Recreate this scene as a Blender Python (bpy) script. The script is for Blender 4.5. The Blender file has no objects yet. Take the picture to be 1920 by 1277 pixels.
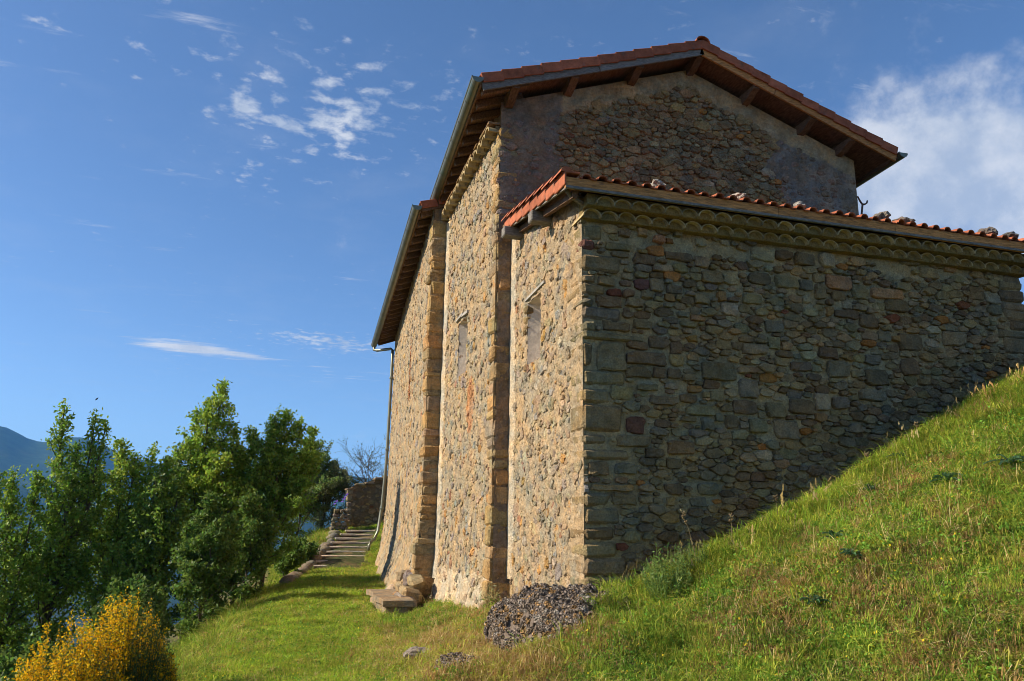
import bpy, math, random
import numpy as np
from mathutils import Vector, Matrix, noise
random.seed(7); rng = np.random.default_rng(7)
scene = bpy.context.scene
C = scene.collection

# ------------------------------------------------------------------ camera
# world axes: X along the gable front, Y away along the side wall, Z up; the eye is at the origin, the ground 1.6 m below
AX = np.array([[0.9593, 0.0786, 0.2713], [-0.2851, 0.2208, 0.9327], [0.0134, -0.9721, 0.2342]])
AX[0] /= np.linalg.norm(AX[0]); AX[1] -= AX[0] * AX[0].dot(AX[1]); AX[1] /= np.linalg.norm(AX[1])
AX[2] = np.cross(AX[1], AX[0]); AX[2] *= -np.sign(AX[2][1])
right, up, fwd = AX @ np.array([1, 0, 0.]), AX @ np.array([0, -1, 0.]), AX @ np.array([0, 0, 1.])
cam_data = bpy.data.cameras.new("camera"); cam = bpy.data.objects.new("camera", cam_data); C.objects.link(cam)
cam.matrix_world = Matrix(((right[0], up[0], -fwd[0], 0), (right[1], up[1], -fwd[1], 0), (right[2], up[2], -fwd[2], 0), (0, 0, 0, 1)))
cam_data.sensor_width = 36; cam_data.lens = 36 * 1458 / 1920
cam_data.clip_start = 0.05; cam_data.clip_end = 40000
scene.camera = cam

# ------------------------------------------------------------------ light
SUN_EL, SUN_AZ = math.radians(31), math.radians(9)          # azimuth: how far the sun stands behind the gable plane, on the left
to_sun = Vector((-math.cos(SUN_EL) * math.cos(SUN_AZ), math.cos(SUN_EL) * math.sin(SUN_AZ), math.sin(SUN_EL)))
sd = bpy.data.lights.new("sun", 'SUN'); sun = bpy.data.objects.new("sun", sd); C.objects.link(sun)
sd.energy = 4.9; sd.angle = math.radians(0.55); sd.color = (1.0, 0.90, 0.74)
sun.rotation_euler = to_sun.to_track_quat('Z', 'Y').to_euler()
scene.view_settings.view_transform = 'Standard'; scene.view_settings.look = 'None'
scene.view_settings.gamma = 1; scene.view_settings.use_curve_mapping = False
scene.view_settings.exposure = 0.75

world = bpy.data.worlds.new("World"); scene.world = world; world.use_nodes = True
nt = world.node_tree; nt.nodes.clear()
def N(t, kind, **kw):
    n = t.nodes.new(kind)
    for k, v in kw.items():
        if k == 'ins':
            for a, b in v.items(): n.inputs[a].default_value = b
        else: setattr(n, k, v)
    return n
def L(t, a, b): t.links.new(a, b)
def Mth(t, op, a, b=None, c=None, clamp=False):
    n = t.nodes.new('ShaderNodeMath'); n.operation = op; n.use_clamp = clamp
    for i, v in enumerate((a, b, c)):
        if v is None: continue
        if isinstance(v, (int, float)): n.inputs[i].default_value = v
        else: L(t, v, n.inputs[i])
    return n.outputs[0]
def Ramp(t, fac, lo, hi, interp='SMOOTHSTEP'):
    n = N(t, 'ShaderNodeMapRange', interpolation_type=interp); L(t, fac, n.inputs['Value'])
    n.inputs['From Min'].default_value = lo; n.inputs['From Max'].default_value = hi
    return n.outputs['Result']
sky = N(nt, 'ShaderNodeTexSky', sky_type='NISHITA', sun_disc=False)
sky.sun_elevation = SUN_EL
sky.sun_rotation = math.atan2(to_sun.x, to_sun.y)
sky.altitude = 1400; sky.air_density = 0.85; sky.dust_density = 0.9; sky.ozone_density = 3.6
hsv = N(nt, 'ShaderNodeHueSaturation', ins={'Saturation': 1.05, 'Value': 0.94, 'Hue': 0.500}); L(nt, sky.outputs[0], hsv.inputs['Color'])
tc = N(nt, 'ShaderNodeTexCoord'); sx = N(nt, 'ShaderNodeSeparateXYZ'); L(nt, tc.outputs['Generated'], sx.inputs[0])
zz = Mth(nt, 'MAXIMUM', sx.outputs[2], 0.03)
cx_ = Mth(nt, 'DIVIDE', sx.outputs[0], zz); cy_ = Mth(nt, 'DIVIDE', sx.outputs[1], zz)
cc = N(nt, 'ShaderNodeCombineXYZ'); L(nt, cx_, cc.inputs[0]); L(nt, cy_, cc.inputs[1])
def blob(px, py, sx_, sy_, amp):
    a = Mth(nt, 'MULTIPLY', Mth(nt, 'SUBTRACT', cx_, px), 1 / sx_); b = Mth(nt, 'MULTIPLY', Mth(nt, 'SUBTRACT', cy_, py), 1 / sy_)
    r2 = Mth(nt, 'ADD', Mth(nt, 'MULTIPLY', a, a), Mth(nt, 'MULTIPLY', b, b))
    return Mth(nt, 'MULTIPLY', Mth(nt, 'EXPONENT', Mth(nt, 'MULTIPLY', r2, -1.0)), amp)
def ssum(l):
    o = l[0]
    for q in l[1:]: o = Mth(nt, 'ADD', o, q)
    return o
# the layer of small clouds lies on a plane overhead; banks drift in groups
big = N(nt, 'ShaderNodeTexNoise', noise_dimensions='2D', ins={'Scale': 0.55, 'Detail': 2.0}); L(nt, cc.outputs[0], big.inputs['Vector'])
mid = N(nt, 'ShaderNodeTexNoise', noise_dimensions='2D', ins={'Scale': 15.0, 'Detail': 8.0, 'Roughness': 0.58, 'Distortion': 0.12}); L(nt, cc.outputs[0], mid.inputs['Vector'])
soft = N(nt, 'ShaderNodeTexNoise', noise_dimensions='2D', ins={'Scale': 2.6, 'Detail': 7.0, 'Roughness': 0.6}); L(nt, cc.outputs[0], soft.inputs['Vector'])
puff = ssum([blob(0.0, 1.84, 0.30, 0.33, 0.225), blob(0.12, 1.72, 0.10, 0.16, 0.10), blob(-0.16, 1.85, 0.05, 0.05, 0.22), blob(-0.09, 1.90, 0.035, 0.035, 0.22),
             blob(0.07, 1.90, 0.07, 0.05, 0.20), blob(-0.55, 1.62, 0.03, 0.03, 0.28), blob(-0.39, 1.79, 0.02, 0.02, 0.25), blob(-0.2, 2.28, 0.14, 0.12, 0.13),
             blob(0.32, 4.4, 0.34, 0.30, 0.27), blob(0.05, 4.3, 0.2, 0.16, 0.2), blob(0.7, 1.55, 0.45, 0.25, 0.08)])
pf = Mth(nt, 'ADD', mid.outputs[0], Mth(nt, 'ADD', puff, Mth(nt, 'MULTIPLY', Ramp(nt, big.outputs[0], 0.5, 0.85), 0.07)))
puffs = Ramp(nt, pf, 0.66, 1.02)
bank = ssum([blob(1.95, 1.46, 0.52, 0.40, 0.52), blob(2.6, 1.9, 0.9, 0.7, 0.42), blob(1.55, 1.62, 0.28, 0.25, 0.26), blob(1.75, 1.75, 0.3, 0.25, 0.2)])
cum = N(nt, 'ShaderNodeTexNoise', ins={'Scale': 15.0, 'Detail': 8.0, 'Roughness': 0.60}); L(nt, tc.outputs['Generated'], cum.inputs['Vector'])
bf = Mth(nt, 'ADD', Mth(nt, 'ADD', Mth(nt, 'MULTIPLY', soft.outputs[0], 0.25), Mth(nt, 'MULTIPLY', cum.outputs[0], 0.75)), bank)
banks = Ramp(nt, bf, 0.60, 0.96)
stm = N(nt, 'ShaderNodeMapping'); stm.inputs['Scale'].default_value = (1.2, 5.0, 1); stm.inputs['Rotation'].default_value = (0, 0, 0.18); L(nt, cc.outputs[0], stm.inputs['Vector'])
stn = N(nt, 'ShaderNodeTexNoise', noise_dimensions='2D', ins={'Scale': 2.2, 'Detail': 8.0, 'Roughness': 0.65}); L(nt, stm.outputs[0], stn.inputs['Vector'])
streak = Ramp(nt, Mth(nt, 'ADD', stn.outputs[0], ssum([blob(-0.66, 4.76, 0.24, 0.13, 0.55), blob(-0.40, 4.90, 0.24, 0.12, 0.42), blob(-0.12, 4.98, 0.16, 0.08, 0.14), blob(0.3, 5.3, 0.5, 0.25, 0.14)])), 0.62, 1.0)
veil = Mth(nt, 'MULTIPLY', Ramp(nt, soft.outputs[0], 0.45, 0.85), 0.07)
cl = Mth(nt, 'MAXIMUM', Mth(nt, 'MAXIMUM', Mth(nt, 'MULTIPLY', puffs, 0.85), Mth(nt, 'MULTIPLY', banks, 0.80)), Mth(nt, 'MAXIMUM', Mth(nt, 'MULTIPLY', streak, 0.95), veil))
cl = Mth(nt, 'MULTIPLY', cl, Ramp(nt, sx.outputs[2], 0.02, 0.12), clamp=True)
ccol = N(nt, 'ShaderNodeMix', data_type='RGBA')
ccol.inputs[6].default_value = (2.6, 3.0, 3.7, 1); ccol.inputs[7].default_value = (4.4, 4.5, 4.7, 1)
L(nt, Ramp(nt, cum.outputs[0], 0.35, 0.7), ccol.inputs[0])
cm = N(nt, 'ShaderNodeMix', data_type='RGBA'); L(nt, cl, cm.inputs[0]); L(nt, hsv.outputs[0], cm.inputs[6]); L(nt, ccol.outputs[2], cm.inputs[7])
bg = N(nt, 'ShaderNodeBackground', ins={'Strength': 0.115}); L(nt, cm.outputs[2], bg.inputs[0])
wo = N(nt, 'ShaderNodeOutputWorld'); L(nt, bg.outputs[0], wo.inputs[0])
scene.cycles.use_denoising = True; scene.cycles.filter_width = 0.95
scene.cycles.max_bounces = 4; scene.cycles.diffuse_bounces = 3; scene.cycles.transparent_max_bounces = 4; scene.cycles.use_adaptive_sampling = True; scene.cycles.adaptive_threshold = 0.025; scene.cycles.volume_bounces = 0

# ------------------------------------------------------------------ helpers
def material(name, col=(0.5, 0.5, 0.5), var=0.25, scale=6.0, rough=0.9, tint=False, bump=0.3, bscale=40.0, bdist=0.01, metal=0.0, col2=None, c2scale=2.0, c2lo=0.5, c2hi=0.65, rnd=0.0, stretch=None, transl=0.0, spec=0.3, speck=0.0, drift=0.0):
    m = bpy.data.materials.new(name); m.use_nodes = True; t = m.node_tree; t.nodes.clear()
    geo = N(t, 'ShaderNodeTexCoord'); vec = geo.outputs['Object']
    g2 = N(t, 'ShaderNodeNewGeometry'); vec = g2.outputs['Position']
    if stretch:
        vec = geo.outputs['Object']
        mp = N(t, 'ShaderNodeMapping'); mp.inputs['Scale'].default_value = stretch; L(t, vec, mp.inputs['Vector']); vec = mp.outputs[0]
    if tint:
        a = N(t, 'ShaderNodeAttribute', attribute_name='tint'); c = a.outputs['Color']
    else:
        r = N(t, 'ShaderNodeRGB'); r.outputs[0].default_value = (*col, 1); c = r.outputs[0]
    if col2:
        n2 = N(t, 'ShaderNodeTexNoise', ins={'Scale': c2scale, 'Detail': 6.0, 'Roughness': 0.65}); L(t, vec, n2.inputs['Vector'])
        mx = N(t, 'ShaderNodeMix', data_type='RGBA'); L(t, Ramp(t, n2.outputs[0], c2lo, c2hi), mx.inputs[0]); L(t, c, mx.inputs[6]); mx.inputs[7].default_value = (*col2, 1); c = mx.outputs[2]
    if drift:
        nd = N(t, 'ShaderNodeTexNoise', ins={'Scale': 2.3, 'Detail': 5.0, 'Roughness': 0.7}); L(t, vec, nd.inputs['Vector'])
        dm = N(t, 'ShaderNodeMix', data_type='RGBA'); L(t, Ramp(t, nd.outputs[0], 0.33, 0.67), dm.inputs[0]); dm.inputs[6].default_value = (1 + drift, 1.0, 1 - drift, 1); dm.inputs[7].default_value = (1 - drift * 0.7, 1 - drift * 0.5, 1 - drift * 0.3, 1)
        dv = N(t, 'ShaderNodeVectorMath', operation='MULTIPLY'); L(t, c, dv.inputs[0]); L(t, dm.outputs[2], dv.inputs[1]); c = dv.outputs[0]
    nz = N(t, 'ShaderNodeTexNoise', ins={'Scale': scale, 'Detail': 7.0, 'Roughness': 0.62}); L(t, vec, nz.inputs['Vector'])
    v = Mth(t, 'MULTIPLY_ADD', Ramp(t, nz.outputs[0], 0.30, 0.70, 'LINEAR'), 2 * var, 1 - var)
    if speck:
        ns = N(t, 'ShaderNodeTexNoise', ins={'Scale': scale * 5.5, 'Detail': 5.0, 'Roughness': 0.75}); L(t, vec, ns.inputs['Vector'])
        v = Mth(t, 'MULTIPLY', v, Mth(t, 'MULTIPLY_ADD', Ramp(t, ns.outputs[0], 0.32, 0.68, 'LINEAR'), 2 * speck, 1 - speck))
    if rnd:
        oi = N(t, 'ShaderNodeObjectInfo'); v = Mth(t, 'MULTIPLY', v, Mth(t, 'MULTIPLY_ADD', oi.outputs['Random'], 2 * rnd, 1 - rnd))
    vm = N(t, 'ShaderNodeVectorMath', operation='SCALE'); L(t, c, vm.inputs[0]); L(t, v, vm.inputs['Scale']); c = vm.outputs[0]
    out = N(t, 'ShaderNodeOutputMaterial')
    b = N(t, 'ShaderNodeBsdfPrincipled', ins={'Roughness': rough, 'Metallic': metal, 'Specular IOR Level': spec}); L(t, c, b.inputs['Base Color'])
    if bump:
        bn = N(t, 'ShaderNodeTexNoise', ins={'Scale': bscale, 'Detail': 6.0, 'Roughness': 0.7}); L(t, vec, bn.inputs['Vector'])
        bp = N(t, 'ShaderNodeBump', ins={'Strength': bump, 'Distance': bdist}); L(t, bn.outputs[0], bp.inputs['Height']); L(t, bp.outputs[0], b.inputs['Normal'])
    if transl:
        tr = N(t, 'ShaderNodeBsdfTranslucent'); L(t, c, tr.inputs[0])
        ms = N(t, 'ShaderNodeMixShader'); ms.inputs[0].default_value = transl; L(t, b.outputs[0], ms.inputs[1]); L(t, tr.outputs[0], ms.inputs[2]); L(t, ms.outputs[0], out.inputs[0])
    else: L(t, b.outputs[0], out.inputs[0])
    return m

class MB:
    """collects vertices, faces and per-vertex tints, then links ONE mesh object"""
    def __init__(s): s.v = []; s.f = []; s.c = []
    def add(s, verts, faces, tint=(0.5, 0.5, 0.5)):
        o = len(s.v); s.v += [tuple(p) for p in verts]; s.f += [tuple(i + o for i in f) for f in faces]; s.c += [tint] * len(verts); return s
    def mesh(s, name, mat, smooth=False):
        me = bpy.data.meshes.new(name); me.from_pydata(s.v, [], s.f)
        at = me.attributes.new('tint', 'FLOAT_COLOR', 'POINT')
        arr = np.ones((len(s.v), 4), np.float32); arr[:, :3] = np.array(s.c, np.float32).reshape(-1, 3); at.data.foreach_set('color', arr.ravel())
        if smooth: me.polygons.foreach_set('use_smooth', np.ones(len(me.polygons), bool))
        me.materials.append(mat); me.update(); return me
    def build(s, name, mat, parent=None, smooth=False, kind=None):
        return link(name, s.mesh(name, mat, smooth), parent, kind)
def link(name, me, parent=None, kind=None):
    o = bpy.data.objects.new(name, me); C.objects.link(o)
    if parent:
        o.parent = parent
        if parent.type == 'EMPTY': o.matrix_parent_inverse = Matrix.Translation(-Vector(parent.location))
    if kind: o['kind'] = kind
    return o
def np_mesh(name, verts, quads, mat, tints=None, parent=None, smooth=False, kind=None):
    """fast mesh from numpy arrays: verts (n,3), quads (m,k)"""
    me = bpy.data.meshes.new(name); k = quads.shape[1]
    me.vertices.add(len(verts)); me.vertices.foreach_set('co', np.asarray(verts, np.float32).ravel())
    me.loops.add(quads.size); me.loops.foreach_set('vertex_index', quads.ravel().astype(np.int32))
    me.polygons.add(len(quads)); me.polygons.foreach_set('loop_start', np.arange(0, quads.size, k, dtype=np.int32))
    me.update(calc_edges=True)
    if tints is not None:
        at = me.attributes.new('tint', 'FLOAT_COLOR', 'POINT'); arr = np.ones((len(verts), 4), np.float32); arr[:, :3] = tints; at.data.foreach_set('color', arr.ravel())
    if smooth: me.polygons.foreach_set('use_smooth', np.ones(len(quads), bool))
    me.materials.append(mat); me.validate(); return link(name, me, parent, kind)
def thing(name, label, cat, loc=(0, 0, 0), group=None):
    o = bpy.data.objects.new(name, None); C.objects.link(o); o.location = loc; o.empty_display_size = 0.2
    o['label'] = label; o['category'] = cat
    if group: o['group'] = group
    return o
def tag(o, label, cat, group=None):
    o['label'] = label; o['category'] = cat
    if group: o['group'] = group
    return o
def jit(c, s=0.12):
    k = 1 + random.uniform(-s, s); return tuple(max(0.01, q * k * (1 + random.uniform(-s, s) * 0.4)) for q in c)
_perm = np.random.default_rng(3).permutation(256); _perm = np.concatenate([_perm, _perm, _perm]); _g3 = np.random.default_rng(4).normal(size=(256, 3)); _g3 /= np.linalg.norm(_g3, axis=1, keepdims=True)
def pn(x, y, z):
    """gradient noise on arrays, about -0.7..0.7"""
    xi, yi, zi = np.floor(x).astype(int), np.floor(y).astype(int), np.floor(z).astype(int); fx, fy, fz = x - xi, y - yi, z - zi; xi &= 255; yi &= 255; zi &= 255
    s = lambda t: t * t * t * (t * (t * 6 - 15) + 10); u, v, w = s(fx), s(fy), s(fz); out = 0
    for a in (0, 1):
        for b in (0, 1):
            for c in (0, 1):
                g = _g3[_perm[_perm[_perm[xi + a] + yi + b] + zi + c]]; d = g[..., 0] * (fx - a) + g[..., 1] * (fy - b) + g[..., 2] * (fz - c)
                out = out + d * (u if a else 1 - u) * (v if b else 1 - v) * (w if c else 1 - w)
    return out
def fbm(x, y, z=0.0, o=3): return noise.fractal(Vector((x, y, z)), 1.0, 2.0, o)
def rbox(lo, hi, bev=0.015, jitter=0.0, squash=None):
    """chamfered box between two corners: 24 vertices"""
    lo = np.array(lo, float); hi = np.array(hi, float); c = (lo + hi) / 2; h = (hi - lo) / 2; b = np.minimum(bev, h * 0.45)
    V = {}; verts = []
    for sx in (-1, 1):
        for sy in (-1, 1):
            for sz in (-1, 1):
                s = np.array((sx, sy, sz)); dj = np.array([random.uniform(-jitter, jitter) for _ in range(3)])
                for ax in range(3):
                    p = s * (h - b); p = p.astype(float); p[ax] = s[ax] * h[ax]
                    V[(sx, sy, sz, ax)] = len(verts); verts.append(c + p + dj)
    F = []
    for ax in range(3):
        a, b2 = [i for i in range(3) if i != ax]
        for sg in (-1, 1):
            q = []
            for (u, w) in ((-1, -1), (1, -1), (1, 1), (-1, 1)):
                s = [0, 0, 0]; s[ax] = sg; s[a] = u; s[b2] = w; q.append(V[(*s, ax)])
            F.append(tuple(q if (sg > 0) == (ax != 1) else q[::-1]))
        for u in (-1, 1):
            for w in (-1, 1):
                def k(t, axx):
                    s = [0, 0, 0]; s[ax] = t; s[a] = u; s[b2] = w; return V[(*s, axx)]
                q = (k(-1, a), k(1, a), k(1, b2), k(-1, b2)); F.append(q if (u * w > 0) == (ax != 1) else q[::-1])
    for sx in (-1, 1):
        for sy in (-1, 1):
            for sz in (-1, 1):
                q = tuple(V[(sx, sy, sz, ax)] for ax in range(3)); F.append(q if sx * sy * sz > 0 else q[::-1])
    return [tuple(p) for p in verts], F
def tube(path, radii, n=6, cap=True):
    V = []; F = []; path = [Vector(p) for p in path]
    if isinstance(radii, (int, float)): radii = [radii] * len(path)
    for i, p in enumerate(path):
        d = (path[min(i + 1, len(path) - 1)] - path[max(i - 1, 0)]).normalized()
        a = d.orthogonal().normalized() if abs(d.z) > 0.95 else d.cross(Vector((0, 0, 1))).normalized(); b = d.cross(a)
        for k in range(n):
            t = 2 * math.pi * k / n; V.append(tuple(p + (a * math.cos(t) + b * math.sin(t)) * radii[i]))
    for i in range(len(path) - 1):
        for k in range(n): F.append((i * n + k, i * n + (k + 1) % n, (i + 1) * n + (k + 1) % n, (i + 1) * n + k))
    if cap: F.append(tuple(range(n))[::-1]); F.append(tuple(range((len(path) - 1) * n, len(path) * n)))
    return V, F
def beam(p, q, w, h, up=(0, 0, 1)):
    """box from p to q, width w, height h (top edge at the line)"""
    p, q = Vector(p), Vector(q); d = (q - p).normalized(); s = d.cross(Vector(up)).normalized(); u = s.cross(d)
    V = []
    for e in (p, q):
        for a, b in ((-1, 0), (1, 0), (1, -1), (-1, -1)): V.append(tuple(e + s * (a * w / 2) + u * (b * h)))
    return V, [(0, 1, 2, 3)[::-1], (4, 5, 6, 7), (0, 1, 5, 4), (1, 2, 6, 5), (2, 3, 7, 6), (3, 0, 4, 7)]

# ------------------------------------------------------------------ materials
M = {}
M['stone'] = material('stone', tint=True, drift=0.22, var=0.30, scale=9, speck=0.34, bump=1.0, bscale=24, bdist=0.05, rough=0.95, spec=0.12)
M['mortar'] = material('mortar', tint=True, drift=0.22, var=0.26, scale=8, speck=0.34, bump=1.0, bscale=26, bdist=0.05, rough=1.0, spec=0.08)
M['plaster'] = material('old_render', tint=True, drift=0.22, var=0.28, scale=4, speck=0.3, bump=1.0, bscale=17, bdist=0.05, rough=1.0, spec=0.08)
M['limewash'] = material('limewash', (0.64, 0.54, 0.42), var=0.2, scale=9, speck=0.15, bump=0.6, bscale=22, bdist=0.02, col2=(0.30, 0.17, 0.085), c2scale=5.0, c2lo=0.56, c2hi=0.64, spec=0.1)
M['tile'] = material('terracotta', (0.34, 0.105, 0.050), var=0.32, scale=9, speck=0.15, bump=0.3, bscale=50, bdist=0.006, rnd=0.18, col2=(0.20, 0.11, 0.075), c2scale=7, c2lo=0.56, c2hi=0.72, spec=0.2)
M['old_tile'] = material('old_terracotta', (0.40, 0.30, 0.15), var=0.32, scale=11, speck=0.2, bump=0.5, bscale=40, bdist=0.008, rnd=0.25, col2=(0.22, 0.18, 0.11), c2scale=6, c2lo=0.5, c2hi=0.7, spec=0.1)
M['grey_wood'] = material('weathered_wood', (0.19, 0.17, 0.145), var=0.5, scale=5, speck=0.2, bump=0.7, bscale=10, bdist=0.01, stretch=(3, 18, 18), rnd=0.15, spec=0.12)
M['pale_wood'] = material('pale_board', (0.50, 0.225, 0.075), var=0.5, scale=4, speck=0.2, bump=0.6, bscale=9, bdist=0.01, stretch=(2.5, 16, 16), rnd=0.15, col2=(0.14, 0.09, 0.055), c2scale=2.5, c2lo=0.52, c2hi=0.75, spec=0.12)
M['brown_wood'] = material('soffit_wood', (0.165, 0.098, 0.060), var=0.5, scale=4, speck=0.2, bump=0.5, bscale=9, bdist=0.01, stretch=(12, 3, 12), rnd=0.2, spec=0.12)
M['zinc'] = material('zinc', (0.205, 0.20, 0.145), var=0.25, scale=3, bump=0.06, bscale=30, metal=0.55, rough=0.42, col2=(0.10, 0.15, 0.12), c2scale=3.0, c2lo=0.5, c2hi=0.75, spec=0.4)
M['lintel'] = material('bleached_lintel', (0.33, 0.30, 0.255), var=0.35, scale=6, speck=0.2, bump=0.5, bscale=12, bdist=0.01, spec=0.1)
M['iron'] = material('rusty_iron', (0.10, 0.06, 0.045), var=0.4, scale=30, bump=0.4, rough=0.8)
M['rock'] = material('conglomerate', tint=True, var=0.35, scale=14, speck=0.3, bump=1.0, bscale=45, bdist=0.02, rough=0.95, spec=0.1)
M['bark'] = material('bark', (0.085, 0.07, 0.05), var=0.4, scale=12, bump=0.8, bscale=30, bdist=0.01)
M['leaf'] = material('leaf', tint=True, var=0.2, scale=3, bump=0, rough=0.5, transl=0.48, spec=0.3)
M['petal'] = material('petal', tint=True, var=0.15, scale=20, bump=0, rough=0.7, transl=0.35, spec=0.1)
M['dark'] = material('dark_inside', (0.02, 0.018, 0.016), bump=0)
M['feather'] = material('feather', (0.03, 0.03, 0.035), bump=0.1)

# ------------------------------------------------------------------ terrain
def softp(x, w): return w * np.logaddexp(0, np.asarray(x, float) / w)
def path_level(y): return np.interp(y, [-6, 0, 7, 12, 22, 26.2, 28, 60], [-1.75, -1.6, -1.38, -1.27, -1.12, -0.14, 0.0, 0.4])
def path_left(y): return np.interp(y, [-20, 0, 7.6, 16.7, 22, 25.5, 27, 60], [-2.0, -1.2, -0.68, 0.12, 0.80, 1.75, 1.9, 1.9])
def ground_z(x, y):
    x = np.asarray(x, float); y = np.asarray(y, float)
    base = path_level(y)
    xb = np.interp(y, [-4, 0, 3.5, 6.1, 7.2, 8, 9.5, 13, 20, 30], [6, 4.3, 2.36, 0.58, 0.70, 1.05, 1.75, 2.35, 2.9, 3.2])
    rise = 0.475 * softp(x - xb, 0.28) - 0.10 * softp(x - 6.0, 0.5) - 0.34 * softp(x - 22, 4)
    rise = np.where(y > 9.5, np.minimum(rise, 0.6 + 0.3 * softp(x - 8.6, 0.3)), rise)
    s = np.clip((y - 6.15) / 0.55, 0, 1); s = s * s * (3 - 2 * s); tx = np.clip((x - 2.95) / 0.9, 0, 1)
    trench = 0.75 * s * tx * (x < 9.2) * (y < 9.5)
    d = softp(path_left(y) - x, 0.22)
    drop = np.interp(d, [0, 3, 25, 200, 900, 2500], [0, 2.1, 18, 95, 240, 260])
    back = np.interp(softp(y - 42, 3) + softp(-14 - y, 3) + softp(x - 70, 5), [0, 30, 300, 1200], [0, 12, 110, 235])
    trench = trench + 0.20 * np.exp(-((x - 2.0) / 0.42) ** 2 - ((y - 6.4) / 0.5) ** 2) + 0.26 * np.exp(-((x - 2.2) / 0.55) ** 2 - ((y - 7.4) / 0.9) ** 2)
    low_ = np.clip((x - 2.45) / 0.35, 0, 1) * np.clip((7.6 - x) / 2.6, 0, 1) * np.clip((y - 5.0) / 0.9, 0, 1) * (y < 9.5)
    return base + rise - 0.20 * low_ - trench - np.minimum(drop + back, 262)
def bumpz(x, y):
    return 0.030 * noise.noise(Vector((x * 1.3, y * 1.3, 0.0))) + 0.016 * noise.noise(Vector((x * 4.1, y * 4.1, 5.0)))
def gz(x, y): return float(ground_z(x, y)) + bumpz(x, y)
def axis_pts(lo, hi, step, far, grow=1.16):
    a = list(np.arange(lo, hi + 1e-6, step)); s = step; v = a[-1]
    while v < far: s *= grow; v += s; a.append(v)
    s = step; v = a[0]
    while v > -far: s *= grow; v -= s; a.insert(0, v)
    return np.array(a)
M['soil'] = material('turf_soil', (0.075, 0.080, 0.030), var=0.4, scale=7, bump=0.8, bscale=40, bdist=0.03, col2=(0.15, 0.105, 0.05), c2scale=1.7, c2lo=0.48, c2hi=0.62, spec=0.05)
gx = axis_pts(-3.0, 9.4, 0.13, 9000); gy = axis_pts(1.0, 27.0, 0.15, 9000)
GX, GY = np.meshgrid(gx, gy)
GZ = ground_z(GX, GY)
near = (np.abs(GX) < 40) & (GY < 60) & (GY > -20)
for i, j in zip(*np.nonzero(near)): GZ[i, j] += bumpz(GX[i, j], GY[i, j])
far_ = np.hypot(GX, GY)
GZ += np.where(far_ > 400, (np.sin(GX * 0.0021 + 1) * np.cos(GY * 0.0017) * 28) * np.clip((far_ - 400) / 800, 0, 1), 0)
nxg, nyg = len(gx), len(gy); idx = np.arange(nxg * nyg).reshape(nyg, nxg)
quads = np.stack([idx[:-1, :-1], idx[:-1, 1:], idx[1:, 1:], idx[1:, :-1]], -1).reshape(-1, 4)
ground = np_mesh('ground', np.stack([GX, GY, GZ], -1).reshape(-1, 3), quads, M['soil'], smooth=True); ground['kind'] = 'structure'

# distant ridges, seen through the gaps of the trees
M['forest'] = material('far_forest', (0.035, 0.06, 0.022), var=0.45, scale=0.02, bump=0.5, bscale=0.05, bdist=20, col2=(0.07, 0.085, 0.035), c2scale=0.004, spec=0.02)
def ridge(dist, prof, seed, depth, base=-262, nj=36):
    az = np.radians(np.linspace(prof[0][0], prof[-1][0], 240)); el = np.interp(np.degrees(az), [p[0] for p in prof], [p[1] for p in prof])
    V = np.zeros((nj, len(az), 3))
    for j in range(nj):
        t = j / (nj - 1); k = 1 - abs(t - 0.55) / 0.55
        k = max(0, k) ** 0.85
        for i, a in enumerate(az):
            top = dist * math.tan(math.radians(el[i]))
            r = dist + (t - 0.55) * depth
            n = fbm(math.sin(a) * r * 0.0022 + seed, math.cos(a) * r * 0.0022, seed, 6)
            z = base + (top - base) * k * (1 + 0.10 * n * (1 - 0.75 * k)) + 7 * n * k + (10 * fbm(a * 60, seed, 0, 3) * k if k > 0.9 else 0)
            V[j, i] = (math.sin(a) * r, math.cos(a) * r, z)
    idx = np.arange(nj * len(az)).reshape(nj, len(az))
    q = np.stack([idx[:-1, :-1], idx[:-1, 1:], idx[1:, 1:], idx[1:, :-1]], -1).reshape(-1, 4)
    o = np_mesh('hills', V.reshape(-1, 3), q, M['forest'], smooth=True); o['kind'] = 'structure'
ridge(3600, [(-80, 1.0), (-60, 3.0), (-40, 4.5), (-26, 5.0), (-19, 5.75), (-17, 5.65), (-15.6, 5.15), (-14.6, 5.0), (-13, 5.45), (-12, 5.3), (-9.6, 4.2), (-7, 3.7), (-3, 3.2), (4, 3.4), (12, 3.0), (30, 4.0), (60, 2.0)], 3.1, 2600)
ridge(2300, [(-70, 0.5), (-45, 2.0), (-28, 2.2), (-18, 2.9), (-14, 1.9), (-8, 0.9), (-2, 1.5), (6, 0.4), (20, 0.5), (40, 0.2)], 9.4, 1500)

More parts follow.
